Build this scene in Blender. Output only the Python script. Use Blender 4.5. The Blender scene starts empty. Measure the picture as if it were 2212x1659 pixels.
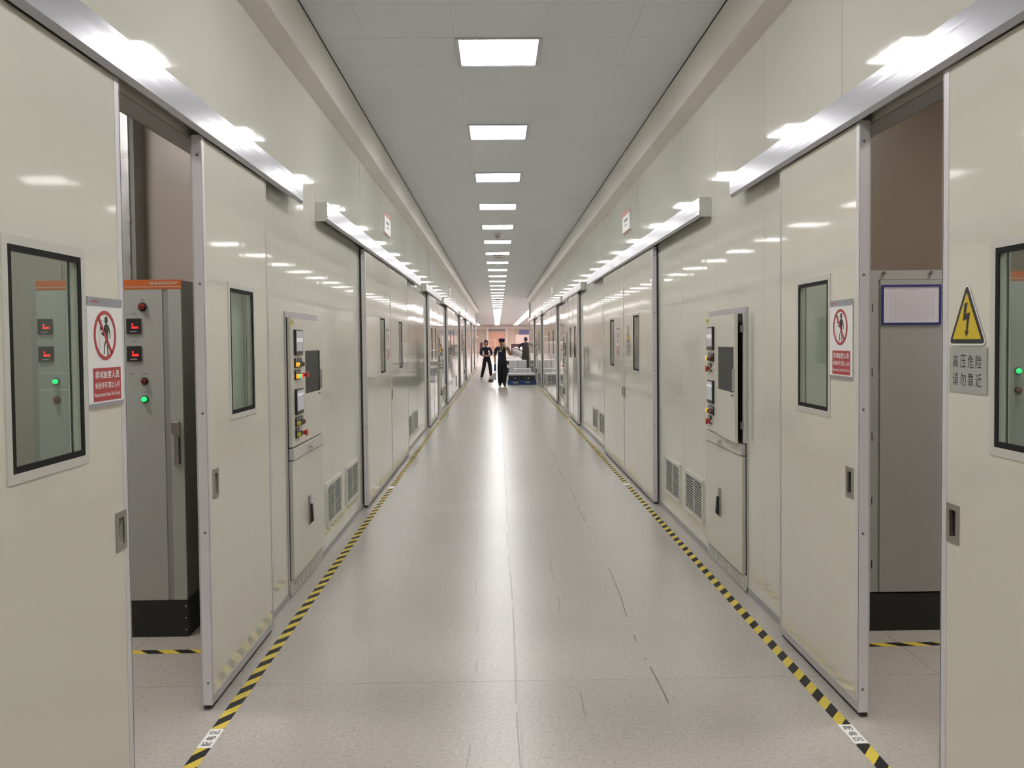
import bpy, bmesh, math, random
from mathutils import Matrix, Vector, Euler
random.seed(7)
S = bpy.context.scene
C = S.collection
NUMW = 'first second third fourth fifth sixth seventh eighth ninth tenth eleventh twelfth thirteenth fourteenth fifteenth sixteenth seventeenth eighteenth nineteenth twentieth'.split()
ORD = ['zeroth', 'first', 'second', 'third', 'fourth', 'fifth', 'sixth', 'seventh', 'eighth', 'ninth', 'tenth']
PI = math.pi

# ------------------------------------------------------------ camera, world, exposure
FPX, CX, CY, CAMH = 1895.0, 1106.0, 797.5, 1.6
dv = Vector(((1074 - CX) / FPX, (CY - 737) / FPX, -1.0)).normalized()
uv = Vector((-0.0104, 1, 0)); uv = (uv - uv.dot(dv) * dv).normalized()
rv = dv.cross(uv)
cam = bpy.data.cameras.new('camera')
cam.sensor_fit = 'HORIZONTAL'; cam.sensor_width = 36; cam.lens = FPX * 36 / 2212
cam.shift_y = -(829.5 - CY) / 2212
cam.clip_start = 0.05; cam.clip_end = 400
camo = bpy.data.objects.new('camera', cam); C.objects.link(camo)
m3 = Matrix((rv, dv, uv))            # camera to world
camo.matrix_world = Matrix.Translation((0, 0, CAMH)) @ m3.to_4x4()
S.camera = camo
w = bpy.data.worlds.new('world'); S.world = w; w.use_nodes = True
w.node_tree.nodes['Background'].inputs[0].default_value = (0.9, 0.95, 1, 1)
w.node_tree.nodes['Background'].inputs[1].default_value = 0.02
S.view_settings.view_transform = 'Standard'; S.view_settings.look = 'None'
S.view_settings.gamma = 1; S.view_settings.use_curve_mapping = False
S.view_settings.exposure = 0.0
LAMP = 24.0          # emission of the corridor light panels
ROOM_LAMP = 48.0     # emission of the test-room light panels (left, right rooms)
ROOM_LAMP_R = 46.0
HALL_LAMP = 36.0

# ------------------------------------------------------------ layout (metres, camera above the origin, corridor along +Y)
XL, XR = -1.317, 1.562
CEIL = 3.66
YB = -7.0
END_L, END_R = 55.5, 41.5
HX0, HX1, HYE = -8.0, 9.0, 116.0
OPEN_TOP = 2.49

# ------------------------------------------------------------ materials
MATS = {}
def newmat(name):
    m = bpy.data.materials.new(name); m.use_nodes = True
    nt = m.node_tree; return m, nt, nt.nodes['Principled BSDF']
def N(nt, t, **kw):
    n = nt.nodes.new(t)
    for k, v in kw.items(): setattr(n, k, v)
    return n
def mat(name, col, rough=0.5, metal=0.0, var=0.06, scale=6.0, emit=None, estr=0.0, spec=0.5, stretch=None,
        bump=0.0, bscale=4.0, alpha=None, trans=0.0, coat=0.0, rvar=0.0):
    m, nt, b = newmat(name)
    geo = N(nt, 'ShaderNodeNewGeometry'); mp = N(nt, 'ShaderNodeMapping')
    nt.links.new(geo.outputs['Position'], mp.inputs['Vector'])
    mp.inputs['Scale'].default_value = stretch or (1, 1, 1)
    no = N(nt, 'ShaderNodeTexNoise'); no.inputs['Scale'].default_value = scale; no.inputs['Detail'].default_value = 3
    nt.links.new(mp.outputs[0], no.inputs['Vector'])
    mx = N(nt, 'ShaderNodeMix', data_type='RGBA')
    mx.inputs['A'].default_value = tuple(max(0, c * (1 - var)) for c in col) + (1,)
    mx.inputs['B'].default_value = tuple(min(1, c * (1 + var)) for c in col) + (1,)
    nt.links.new(no.outputs['Fac'], mx.inputs['Factor'])
    nt.links.new(mx.outputs['Result'], b.inputs['Base Color'])
    b.inputs['Roughness'].default_value = rough; b.inputs['Metallic'].default_value = metal
    b.inputs['Specular IOR Level'].default_value = spec
    if rvar:
        mr = N(nt, 'ShaderNodeMapRange'); mr.inputs['To Min'].default_value = rough - rvar; mr.inputs['To Max'].default_value = rough + rvar
        nt.links.new(no.outputs['Fac'], mr.inputs['Value']); nt.links.new(mr.outputs[0], b.inputs['Roughness'])
    if emit:
        b.inputs['Emission Color'].default_value = tuple(emit) + (1,); b.inputs['Emission Strength'].default_value = estr
    if trans: b.inputs['Transmission Weight'].default_value = trans
    if coat: b.inputs['Coat Weight'].default_value = coat; b.inputs['Coat Roughness'].default_value = 0.06
    if bump:
        nb = N(nt, 'ShaderNodeTexNoise'); nb.inputs['Scale'].default_value = bscale; nb.inputs['Detail'].default_value = 2
        nt.links.new(mp.outputs[0], nb.inputs['Vector'])
        bp = N(nt, 'ShaderNodeBump'); bp.inputs['Strength'].default_value = 1; bp.inputs['Distance'].default_value = bump
        nt.links.new(nb.outputs['Fac'], bp.inputs['Height']); nt.links.new(bp.outputs[0], b.inputs['Normal'])
    MATS[name] = m
    return m

mat('panel_paint', (0.70, 0.69, 0.605), 0.05, spec=1.0, var=0.025, scale=1.3, stretch=(1, 1, 0.35), bump=0.0016, bscale=2.6)
mat('door_paint', (0.725, 0.70, 0.61), 0.05, spec=1.0, var=0.03, scale=2.0, stretch=(1, 1, 0.35), bump=0.0015, bscale=2.8)
mat('cabinet_paint', (0.67, 0.65, 0.565), 0.28, var=0.03, scale=3)
mat('trim_paint', (0.72, 0.68, 0.62), 0.35, var=0.03, scale=2)
mat('frame_paint', (0.62, 0.60, 0.56), 0.3, var=0.03)
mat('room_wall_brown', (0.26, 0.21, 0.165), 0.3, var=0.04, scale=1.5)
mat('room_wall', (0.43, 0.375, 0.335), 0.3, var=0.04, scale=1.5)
mat('ceiling_tile', (0.75, 0.79, 0.84), 0.38, var=0.025, scale=2)
mat('grid_metal', (0.92, 0.92, 0.92), 0.6, 0.0, var=0.02)
mat('dark_gap', (0.02, 0.02, 0.02), 0.8, var=0.1)
mat('rail_metal', (0.50, 0.49, 0.545), 0.21, 0.42, var=0.06, scale=10, stretch=(1, 0.15, 14), bump=0.0006, bscale=2.2)
mat('alu', (0.70, 0.68, 0.71), 0.36, 0.15, var=0.05, scale=5, stretch=(1, 1, 0.3))
mat('alu_grey', (0.50, 0.48, 0.51), 0.4, 0.1, var=0.05, scale=5)
mat('galvanised', (0.62, 0.63, 0.65), 0.3, 0.85, var=0.15, scale=9, rvar=0.1)
mat('end_cap_paint', (0.62, 0.62, 0.58), 0.3, 0.1, var=0.04)
mat('header_grey', (0.30, 0.30, 0.29), 0.45, 0.2, var=0.04)
mat('base_strip', (0.36, 0.345, 0.345), 0.4, 0.1, var=0.06)
mat('rubber', (0.022, 0.022, 0.022), 0.5, var=0.1)
mat('gasket', (0.018, 0.019, 0.019), 0.7, var=0.1, spec=0.15)
mat('steel', (0.42, 0.40, 0.37), 0.32, 0.9, var=0.08, scale=20)
mat('dark_steel', (0.10, 0.10, 0.095), 0.35, 0.6, var=0.1)
mat('screw_metal', (0.25, 0.24, 0.24), 0.4, 0.7)
mat('tape_black', (0.020, 0.020, 0.019), 0.5, spec=0.2, var=0.15, scale=30)
mat('tape_yellow', (0.72, 0.56, 0.07), 0.42, var=0.08, scale=30)
mat('sign_white', (0.88, 0.88, 0.88), 0.35, var=0.01)
mat('sign_grey', (0.33, 0.33, 0.37), 0.4, var=0.02)
mat('sign_red', (0.48, 0.045, 0.05), 0.4, var=0.03)
mat('sign_black', (0.02, 0.02, 0.02), 0.4, var=0.02)
mat('sign_yellow', (0.72, 0.52, 0.02), 0.4, var=0.03)
mat('plate_silver', (0.46, 0.47, 0.45), 0.35, 0.2, var=0.04)
mat('print_grey', (0.25, 0.26, 0.27), 0.5, var=0.02)
mat('orange_band', (0.45, 0.105, 0.02), 0.4, var=0.03)
mat('orange_red', (0.55, 0.10, 0.05), 0.4, var=0.03)
mat('cab_grey', (0.33, 0.335, 0.32), 0.42, var=0.03, scale=4)
mat('cab_grey_shaded', (0.11, 0.11, 0.105), 0.45, var=0.03, scale=4)  # cabinet grey with the shade of the side faces put into the colour
mat('cab_groove', (0.235, 0.235, 0.225), 0.5, var=0.03)
mat('plinth_black', (0.012, 0.012, 0.012), 0.45, var=0.2)
mat('logo_silver', (0.55, 0.52, 0.50), 0.3, 0.3, var=0.02)
mat('red_lamp', (0.16, 0.012, 0.012), 0.25, var=0.05, coat=0.5)
mat('green_lit', (0.02, 0.5, 0.15), 0.3, emit=(0.02, 0.85, 0.22), estr=1.1)
mat('red_led', (0.8, 0.02, 0.02), 0.3, emit=(1.0, 0.03, 0.03), estr=2.2)
mat('red_lit', (0.8, 0.05, 0.05), 0.3, emit=(1.0, 0.08, 0.06), estr=0.7)
mat('amber_lit', (0.8, 0.35, 0.03), 0.3, emit=(1.0, 0.45, 0.03), estr=0.75)
mat('yellow_cap', (0.55, 0.45, 0.05), 0.3)
mat('green_cap', (0.02, 0.14, 0.05), 0.3)
mat('maroon_cap', (0.09, 0.012, 0.012), 0.3)
mat('estop_red', (0.50, 0.03, 0.03), 0.35)
mat('chrome', (0.6, 0.6, 0.6), 0.2, 0.9)
mat('black_plastic', (0.018, 0.018, 0.018), 0.35, var=0.1)
mat('meter_black', (0.03, 0.026, 0.028), 0.3, var=0.1)
mat('hmi_screen', (0.35, 0.35, 0.37), 0.12, emit=(0.62, 0.62, 0.68), estr=0.22, var=0.12, scale=14)
mat('hmi_light', (0.6, 0.6, 0.62), 0.12, emit=(0.75, 0.75, 0.8), estr=0.35)
mat('smoked_screen', (0.035, 0.037, 0.037), 0.35, var=0.08, spec=0.12)
mat('label_yellow', (0.60, 0.53, 0.09), 0.5)
mat('paper', (0.62, 0.60, 0.66), 0.6, var=0.03)
mat('paper_line', (0.50, 0.48, 0.53), 0.6)
mat('frame_blue', (0.02, 0.025, 0.17), 0.4)
mat('vent_paint', (0.66, 0.65, 0.58), 0.3, var=0.02)
mat('vent_slat', (0.60, 0.60, 0.57), 0.32, 0.2, var=0.02)
mat('light_frame', (0.62, 0.62, 0.66), 0.35, 0.3, var=0.02)
mat('diffuser', (0.9, 0.9, 0.9), 0.5, emit=(1.0, 0.985, 0.975), estr=LAMP)
mat('diffuser_hall', (0.9, 0.9, 0.9), 0.5, emit=(1.0, 0.90, 0.87), estr=HALL_LAMP)
mat('diffuser_room', (0.9, 0.9, 0.9), 0.5, emit=(1.0, 0.95, 0.90), estr=ROOM_LAMP)
mat('diffuser_room_dim', (0.9, 0.9, 0.9), 0.5, emit=(1.0, 0.93, 0.86), estr=ROOM_LAMP_R)
mat('hall_wall', (0.72, 0.55, 0.45), 0.4, var=0.08, scale=0.8)
mat('hall_wall_grey', (0.60, 0.49, 0.41), 0.45, var=0.08, scale=0.8)
mat('hall_white', (0.84, 0.76, 0.72), 0.35, var=0.03)
mat('curtain', (0.82, 0.46, 0.34), 0.25, var=0.05, scale=1.5, stretch=(1, 1, 0.1))
mat('blue_film', (0.18, 0.20, 0.42), 0.3, var=0.06)
mat('pink_board', (0.80, 0.62, 0.57), 0.4, var=0.03)
mat('machine_grey', (0.30, 0.29, 0.32), 0.4, var=0.06)
mat('machine_dark', (0.06, 0.05, 0.055), 0.45, var=0.06)
mat('maroon', (0.10, 0.035, 0.04), 0.4)
mat('pallet_blue', (0.015, 0.055, 0.17), 0.4, var=0.1)
mat('box_black', (0.02, 0.022, 0.024), 0.4, var=0.1)
mat('lid_white', (0.66, 0.66, 0.68), 0.4, var=0.03)
mat('carton_white', (0.74, 0.73, 0.76), 0.5, var=0.04)
mat('conveyor_metal', (0.48, 0.50, 0.50), 0.35, 0.5, var=0.06)
mat('unit_green', (0.06, 0.10, 0.09), 0.4)
mat('navy', (0.010, 0.012, 0.030), 0.8, var=0.2, scale=30)
mat('trouser', (0.009, 0.009, 0.013), 0.85, var=0.2, scale=30)
mat('apron', (0.022, 0.023, 0.018), 0.85, var=0.2, scale=30)
mat('skin', (0.42, 0.25, 0.17), 0.5, var=0.06, scale=20)
mat('hair', (0.012, 0.010, 0.010), 0.6, var=0.2, scale=60)
mat('shoe', (0.012, 0.012, 0.014), 0.5)
mat('shoe_light', (0.45, 0.44, 0.46), 0.5)
mat('lanyard', (0.55, 0.42, 0.16), 0.5)
mat('tool_grey', (0.55, 0.54, 0.56), 0.4)
mat('tool_blue', (0.02, 0.03, 0.16), 0.4)
mat('exit_green', (0.1, 0.8, 0.4), 0.4, emit=(0.2, 1.0, 0.5), estr=2.5)

def glass_mat():
    m, nt, b = newmat('glass')
    b.inputs['Base Color'].default_value = (0.86, 0.91, 0.88, 1); b.inputs['Roughness'].default_value = 0.03
    b.inputs['IOR'].default_value = 1.5
    tr = N(nt, 'ShaderNodeBsdfTransparent'); tr.inputs[0].default_value = (0.84, 0.91, 0.885, 1)
    gl = N(nt, 'ShaderNodeBsdfGlossy'); gl.inputs['Roughness'].default_value = 0.04
    lw = N(nt, 'ShaderNodeLayerWeight'); pw = N(nt, 'ShaderNodeMath', operation='POWER'); pw.inputs[1].default_value = 5
    nt.links.new(lw.outputs['Facing'], pw.inputs[0])
    fr = N(nt, 'ShaderNodeMath', operation='MULTIPLY_ADD'); fr.inputs[1].default_value = 0.94; fr.inputs[2].default_value = 0.035
    nt.links.new(pw.outputs[0], fr.inputs[0])
    no = N(nt, 'ShaderNodeTexNoise'); no.inputs['Scale'].default_value = 3
    ma = N(nt, 'ShaderNodeMath', operation='MULTIPLY_ADD'); ma.inputs[1].default_value = 0.02
    nt.links.new(no.outputs['Fac'], ma.inputs[0]); nt.links.new(fr.outputs[0], ma.inputs[2])
    mx = N(nt, 'ShaderNodeMixShader'); nt.links.new(ma.outputs[0], mx.inputs[0])
    nt.links.new(tr.outputs[0], mx.inputs[1]); nt.links.new(gl.outputs[0], mx.inputs[2])
    nt.links.new(mx.outputs[0], nt.nodes['Material Output'].inputs['Surface'])
    MATS['glass'] = m
glass_mat()

def floor_mat():
    m, nt, b = newmat('vinyl')
    L = nt.links.new
    geo = N(nt, 'ShaderNodeNewGeometry')
    big = N(nt, 'ShaderNodeTexNoise'); big.inputs['Scale'].default_value = 1.1; big.inputs['Detail'].default_value = 4
    L(geo.outputs['Position'], big.inputs['Vector'])
    fine = N(nt, 'ShaderNodeTexNoise'); fine.inputs['Scale'].default_value = 55; fine.inputs['Detail'].default_value = 3
    L(geo.outputs['Position'], fine.inputs['Vector'])
    c1 = N(nt, 'ShaderNodeMix', data_type='RGBA'); c1.inputs['A'].default_value = (0.42, 0.388, 0.358, 1); c1.inputs['B'].default_value = (0.515, 0.482, 0.448, 1)
    L(big.outputs['Fac'], c1.inputs['Factor'])
    c2 = N(nt, 'ShaderNodeMix', data_type='RGBA', blend_type='MULTIPLY'); c2.inputs['Factor'].default_value = 1
    fr = N(nt, 'ShaderNodeMapRange'); fr.inputs['From Min'].default_value = 0.3; fr.inputs['From Max'].default_value = 0.7
    fr.inputs['To Min'].default_value = 0.86; fr.inputs['To Max'].default_value = 1.08
    L(fine.outputs['Fac'], fr.inputs['Value']); L(c1.outputs['Result'], c2.inputs['A']); L(fr.outputs[0], c2.inputs['B'])
    last = c2.outputs['Result']
    # chips in the vinyl: dark specks of two sizes
    for sc, thr, rmin, dark in ((85, 0.20, 0.66, 0.42), (150, 0.25, 0.58, 0.55), (55, 0.12, 0.74, 0.34)):
        wob = N(nt, 'ShaderNodeTexNoise'); wob.inputs['Scale'].default_value = sc * 1.7
        L(geo.outputs['Position'], wob.inputs['Vector'])
        ad = N(nt, 'ShaderNodeMixRGB', blend_type='ADD'); ad.inputs[0].default_value = 0.012 * 48 / sc
        L(geo.outputs['Position'], ad.inputs[1]); L(wob.outputs['Color'], ad.inputs[2])
        vo = N(nt, 'ShaderNodeTexVoronoi'); vo.inputs['Scale'].default_value = sc
        L(ad.outputs[0], vo.inputs['Vector'])
        sp = N(nt, 'ShaderNodeSeparateColor'); L(vo.outputs['Color'], sp.inputs[0])
        g = N(nt, 'ShaderNodeMath', operation='GREATER_THAN'); g.inputs[1].default_value = rmin; L(sp.outputs[0], g.inputs[0])
        lt = N(nt, 'ShaderNodeMath', operation='LESS_THAN'); lt.inputs[1].default_value = thr; L(vo.outputs['Distance'], lt.inputs[0])
        mu = N(nt, 'ShaderNodeMath', operation='MULTIPLY'); L(g.outputs[0], mu.inputs[0]); L(lt.outputs[0], mu.inputs[1])
        cm = N(nt, 'ShaderNodeMix', data_type='RGBA', blend_type='MULTIPLY')
        cm.inputs['B'].default_value = (dark, dark * 0.95, dark * 0.9, 1)
        L(mu.outputs[0], cm.inputs['Factor']); L(last, cm.inputs['A']); last = cm.outputs['Result']
    # long scuffs: thin wandering lines with gaps
    sx = N(nt, 'ShaderNodeSeparateXYZ'); L(geo.outputs['Position'], sx.inputs[0])
    for x0, amp, wd, seed, drk, lo in ((0.76, 0.10, 0.0035, 3.0, 0.30, 0.47), (0.075, 0.03, 0.0035, 11.0, 0.55, 0.45), (0.36, 0.12, 0.004, 19.0, 0.70, 0.5), (-0.15, 0.1, 0.004, 27.0, 0.75, 0.52)):
        cv = N(nt, 'ShaderNodeCombineXYZ'); cv.inputs[0].default_value = seed; L(sx.outputs[1], cv.inputs[1])
        n1 = N(nt, 'ShaderNodeTexNoise'); n1.inputs['Scale'].default_value = 0.35; n1.inputs['Detail'].default_value = 2; L(cv.outputs[0], n1.inputs['Vector'])
        a = N(nt, 'ShaderNodeMath', operation='MULTIPLY_ADD'); a.inputs[1].default_value = amp * 2; a.inputs[2].default_value = x0 - amp
        L(n1.outputs['Fac'], a.inputs[0])
        s = N(nt, 'ShaderNodeMath', operation='SUBTRACT'); L(sx.outputs[0], s.inputs[0]); L(a.outputs[0], s.inputs[1])
        ab = N(nt, 'ShaderNodeMath', operation='ABSOLUTE'); L(s.outputs[0], ab.inputs[0])
        lt = N(nt, 'ShaderNodeMath', operation='LESS_THAN'); lt.inputs[1].default_value = wd; L(ab.outputs[0], lt.inputs[0])
        n2 = N(nt, 'ShaderNodeTexNoise'); n2.inputs['Scale'].default_value = 2.2; n2.inputs['Detail'].default_value = 4; L(geo.outputs['Position'], n2.inputs['Vector'])
        g = N(nt, 'ShaderNodeMath', operation='GREATER_THAN'); g.inputs[1].default_value = lo; L(n2.outputs['Fac'], g.inputs[0])
        mu = N(nt, 'ShaderNodeMath', operation='MULTIPLY'); L(lt.outputs[0], mu.inputs[0]); L(g.outputs[0], mu.inputs[1])
        cm = N(nt, 'ShaderNodeMix', data_type='RGBA', blend_type='MULTIPLY'); cm.inputs['B'].default_value = (drk, drk, drk, 1)
        L(mu.outputs[0], cm.inputs['Factor']); L(last, cm.inputs['A']); last = cm.outputs['Result']
    L(last, b.inputs['Base Color'])
    b.inputs['Roughness'].default_value = 0.29
    MATS['vinyl'] = m
floor_mat()

# ------------------------------------------------------------ mesh helpers
def place(name, me, parent=None, loc=None, rz=0):
    o = bpy.data.objects.new(name, me); C.objects.link(o)
    if parent: o.parent = parent
    if loc is not None: o.location = loc
    if rz: o.rotation_euler = (0, 0, rz)
    return o
class MB:
    def __init__(s): s.v = []; s.f = []; s.m = []
    def box(s, x0, x1, y0, y1, z0, z1, mi=0):
        if x1 < x0: x0, x1 = x1, x0
        if y1 < y0: y0, y1 = y1, y0
        n = len(s.v)
        s.v += [(x0, y0, z0), (x1, y0, z0), (x1, y1, z0), (x0, y1, z0), (x0, y0, z1), (x1, y0, z1), (x1, y1, z1), (x0, y1, z1)]
        for q in ((0, 3, 2, 1), (4, 5, 6, 7), (0, 1, 5, 4), (1, 2, 6, 5), (2, 3, 7, 6), (3, 0, 4, 7)):
            s.f.append(tuple(n + i for i in q)); s.m.append(mi)
        return s
    def hexa(s, pts, mi=0):     # 8 points: bottom ring then top ring
        n = len(s.v); s.v += [tuple(p) for p in pts]
        for q in ((0, 3, 2, 1), (4, 5, 6, 7), (0, 1, 5, 4), (1, 2, 6, 5), (2, 3, 7, 6), (3, 0, 4, 7)):
            s.f.append(tuple(n + i for i in q)); s.m.append(mi)
        return s
    def poly(s, pts, mi=0):
        n = len(s.v); s.v += [tuple(p) for p in pts]; s.f.append(tuple(range(n, n + len(pts)))); s.m.append(mi); return s
    def prism(s, prof, axis, a0, a1, mi=0):   # profile points (p,q) extruded along axis
        n = len(s.v); k = len(prof)
        def P(p, q, a): return {'x': (a, p, q), 'y': (p, a, q), 'z': (p, q, a)}[axis]
        s.v += [P(p, q, a0) for p, q in prof] + [P(p, q, a1) for p, q in prof]
        for i in range(k):
            j = (i + 1) % k; s.f.append((n + i, n + j, n + k + j, n + k + i)); s.m.append(mi)
        s.f.append(tuple(range(n, n + k))); s.m.append(mi); s.f.append(tuple(range(n + 2 * k - 1, n + k - 1, -1))); s.m.append(mi)
        return s
    def cyl(s, c, r, axis, h0, h1, n=14, mi=0, r2=None):
        b = len(s.v); r2 = r if r2 is None else r2
        for rr, h in ((r, h0), (r2, h1)):
            for i in range(n):
                a = 2 * PI * i / n; p, q = rr * math.cos(a), rr * math.sin(a)
                s.v.append({'x': (h, c[0] + p, c[1] + q), 'y': (c[0] + p, h, c[1] + q), 'z': (c[0] + p, c[1] + q, h)}[axis])
        for i in range(n):
            j = (i + 1) % n; s.f.append((b + i, b + j, b + n + j, b + n + i)); s.m.append(mi)
        s.f.append(tuple(range(b, b + n))); s.m.append(mi); s.f.append(tuple(range(b + 2 * n - 1, b + n - 1, -1))); s.m.append(mi)
        return s
    def tube(s, p0, p1, r, n=8, mi=0, r2=None):
        p0, p1 = Vector(p0), Vector(p1); d = (p1 - p0).normalized()
        u = d.orthogonal().normalized(); w_ = d.cross(u); b = len(s.v); r2 = r if r2 is None else r2
        for p, rr in ((p0, r), (p1, r2)):
            for i in range(n):
                a = 2 * PI * i / n; s.v.append(tuple(p + rr * (math.cos(a) * u + math.sin(a) * w_)))
        for i in range(n):
            j = (i + 1) % n; s.f.append((b + i, b + j, b + n + j, b + n + i)); s.m.append(mi)
        s.f.append(tuple(range(b, b + n))); s.m.append(mi); s.f.append(tuple(range(b + 2 * n - 1, b + n - 1, -1))); s.m.append(mi)
        return s
    def ring(s, x0, x1, z0, z1, wd, y0, y1, mi=0):   # rectangular ring in the local XZ plane
        s.box(x0, x1, y0, y1, z1 - wd, z1, mi); s.box(x0, x1, y0, y1, z0, z0 + wd, mi)
        s.box(x0, x0 + wd, y0, y1, z0 + wd, z1 - wd, mi); s.box(x1 - wd, x1, y0, y1, z0 + wd, z1 - wd, mi)
        return s
    def plate(s, x0, x1, z0, z1, y0, y1, holes=(), mi=0):   # plate in XZ with rectangular holes
        xs = sorted({x0, x1} | {h for q in holes for h in q[:2]}); zs = sorted({z0, z1} | {h for q in holes for h in q[2:]})
        xs = [x for x in xs if x0 <= x <= x1]; zs = [z for z in zs if z0 <= z <= z1]
        for a, b in zip(xs, xs[1:]):
            for c, d in zip(zs, zs[1:]):
                mx, mz = (a + b) / 2, (c + d) / 2
                if any(h[0] < mx < h[1] and h[2] < mz < h[3] for h in holes): continue
                s.box(a, b, y0, y1, c, d, mi)
        return s
    def mesh(s, name, mats):
        me = bpy.data.meshes.new(name); me.from_pydata(s.v, [], s.f)
        for m in (mats if isinstance(mats, (list, tuple)) else [mats]): me.materials.append(MATS[m])
        me.polygons.foreach_set('material_index', s.m)
        bm = bmesh.new(); bm.from_mesh(me); bmesh.ops.recalc_face_normals(bm, faces=bm.faces); bm.to_mesh(me); bm.free()
        return me
    def build(s, name, mats, parent=None, loc=None, smooth=False, bevel=0):
        o = place(name, s.mesh(name, mats), parent, loc)
        if smooth: o.data.shade_smooth()
        if bevel:
            b = o.modifiers.new('bevel', 'BEVEL'); b.width = bevel; b.segments = 2; b.limit_method = 'ANGLE'
        return o
def tag(o, label, cat, group=None, kind=None):
    o['label'] = label; o['category'] = cat
    if group: o['group'] = group
    if kind: o['kind'] = kind
    return o
def empty(name, loc, rz=0):
    o = bpy.data.objects.new(name, None); C.objects.link(o); o.location = loc; o.rotation_euler = (0, 0, rz)
    o.empty_display_size = 0.1
    return o
def copy_tree(o, parent=None):
    c = o.copy(); C.objects.link(c); c.parent = parent
    for ch in list(o.children): copy_tree(ch, c)
    return c
# wall frames: local x runs to the right of somebody facing the wall, local -y points out of the wall
def wall_empty(name, side, y, z=0.0):
    return empty(name, (XL if side == 'L' else XR, y, z), PI / 2 if side == 'L' else -PI / 2)
def lx(side, yorig, y): return (y - yorig) if side == 'L' else (yorig - y)

def text_mesh(name, body, width, height, material, cx=0, cz=0, y=-0.001, bold=0.0, flat=False):
    cu = bpy.data.curves.new('t', 'FONT'); cu.body = body; cu.align_x = 'CENTER'; cu.resolution_u = 3; cu.offset = bold
    o = bpy.data.objects.new('t', cu); C.objects.link(o)
    dg = bpy.context.evaluated_depsgraph_get(); dg.update()
    me = bpy.data.meshes.new_from_object(o.evaluated_get(dg)); bpy.data.objects.remove(o); bpy.data.curves.remove(cu)
    xs = [v.co.x for v in me.vertices]; ys = [v.co.y for v in me.vertices]
    x0, x1, y0, y1 = min(xs), max(xs), min(ys), max(ys)
    sx = width / (x1 - x0); sy = height / (y1 - y0)
    for v in me.vertices:
        a = (v.co.x - (x0 + x1) / 2) * sx + cx; b = (v.co.y - (y0 + y1) / 2) * sy + cz
        v.co = (a, b, y) if flat else (a, y, b)
    me.name = name; me.materials.clear(); me.materials.append(MATS[material])
    return me

# ------------------------------------------------------------ floor
fl = tag(empty('floor', (0, 0, 0)), 'speckled pale grey vinyl floor of the corridor', 'floor', kind='structure')
MB().box(HX0, HX1, YB, HYE, -0.1, -0.0025).build('subfloor', 'base_strip', fl)
fx = [HX0, -1.92, 0.08, 2.08, HX1]; fy = [YB, 4.08, 30.0, HYE]
for a, b in zip(fx, fx[1:]):
    for c, d in zip(fy, fy[1:]):
        g = 0.0012
        MB().box(a + g, b - g, c + g, d - g, -0.002, 0.0).build('vinyl_sheet', 'vinyl', fl)

# ------------------------------------------------------------ door bays on both walls
# (first edge, meeting edge, last edge) of the closed positions; period of 14 m
A_DOORS = [(8.47 + 14 * k, 10.43 + 14 * k, 12.39 + 14 * k) for k in range(4)]
B_DOORS = [(2.44 + 14 * k, 3.43 + 14 * k, 4.42 + 14 * k) for k in range(4)]
def openings(end):
    o = [(2.30, B_DOORS[0][2] - 0.02)]
    for a, b, c in A_DOORS + B_DOORS[1:]:
        if c < end - 0.5: o.append((a + 0.12, c - 0.12))
    return sorted(o)
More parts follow.
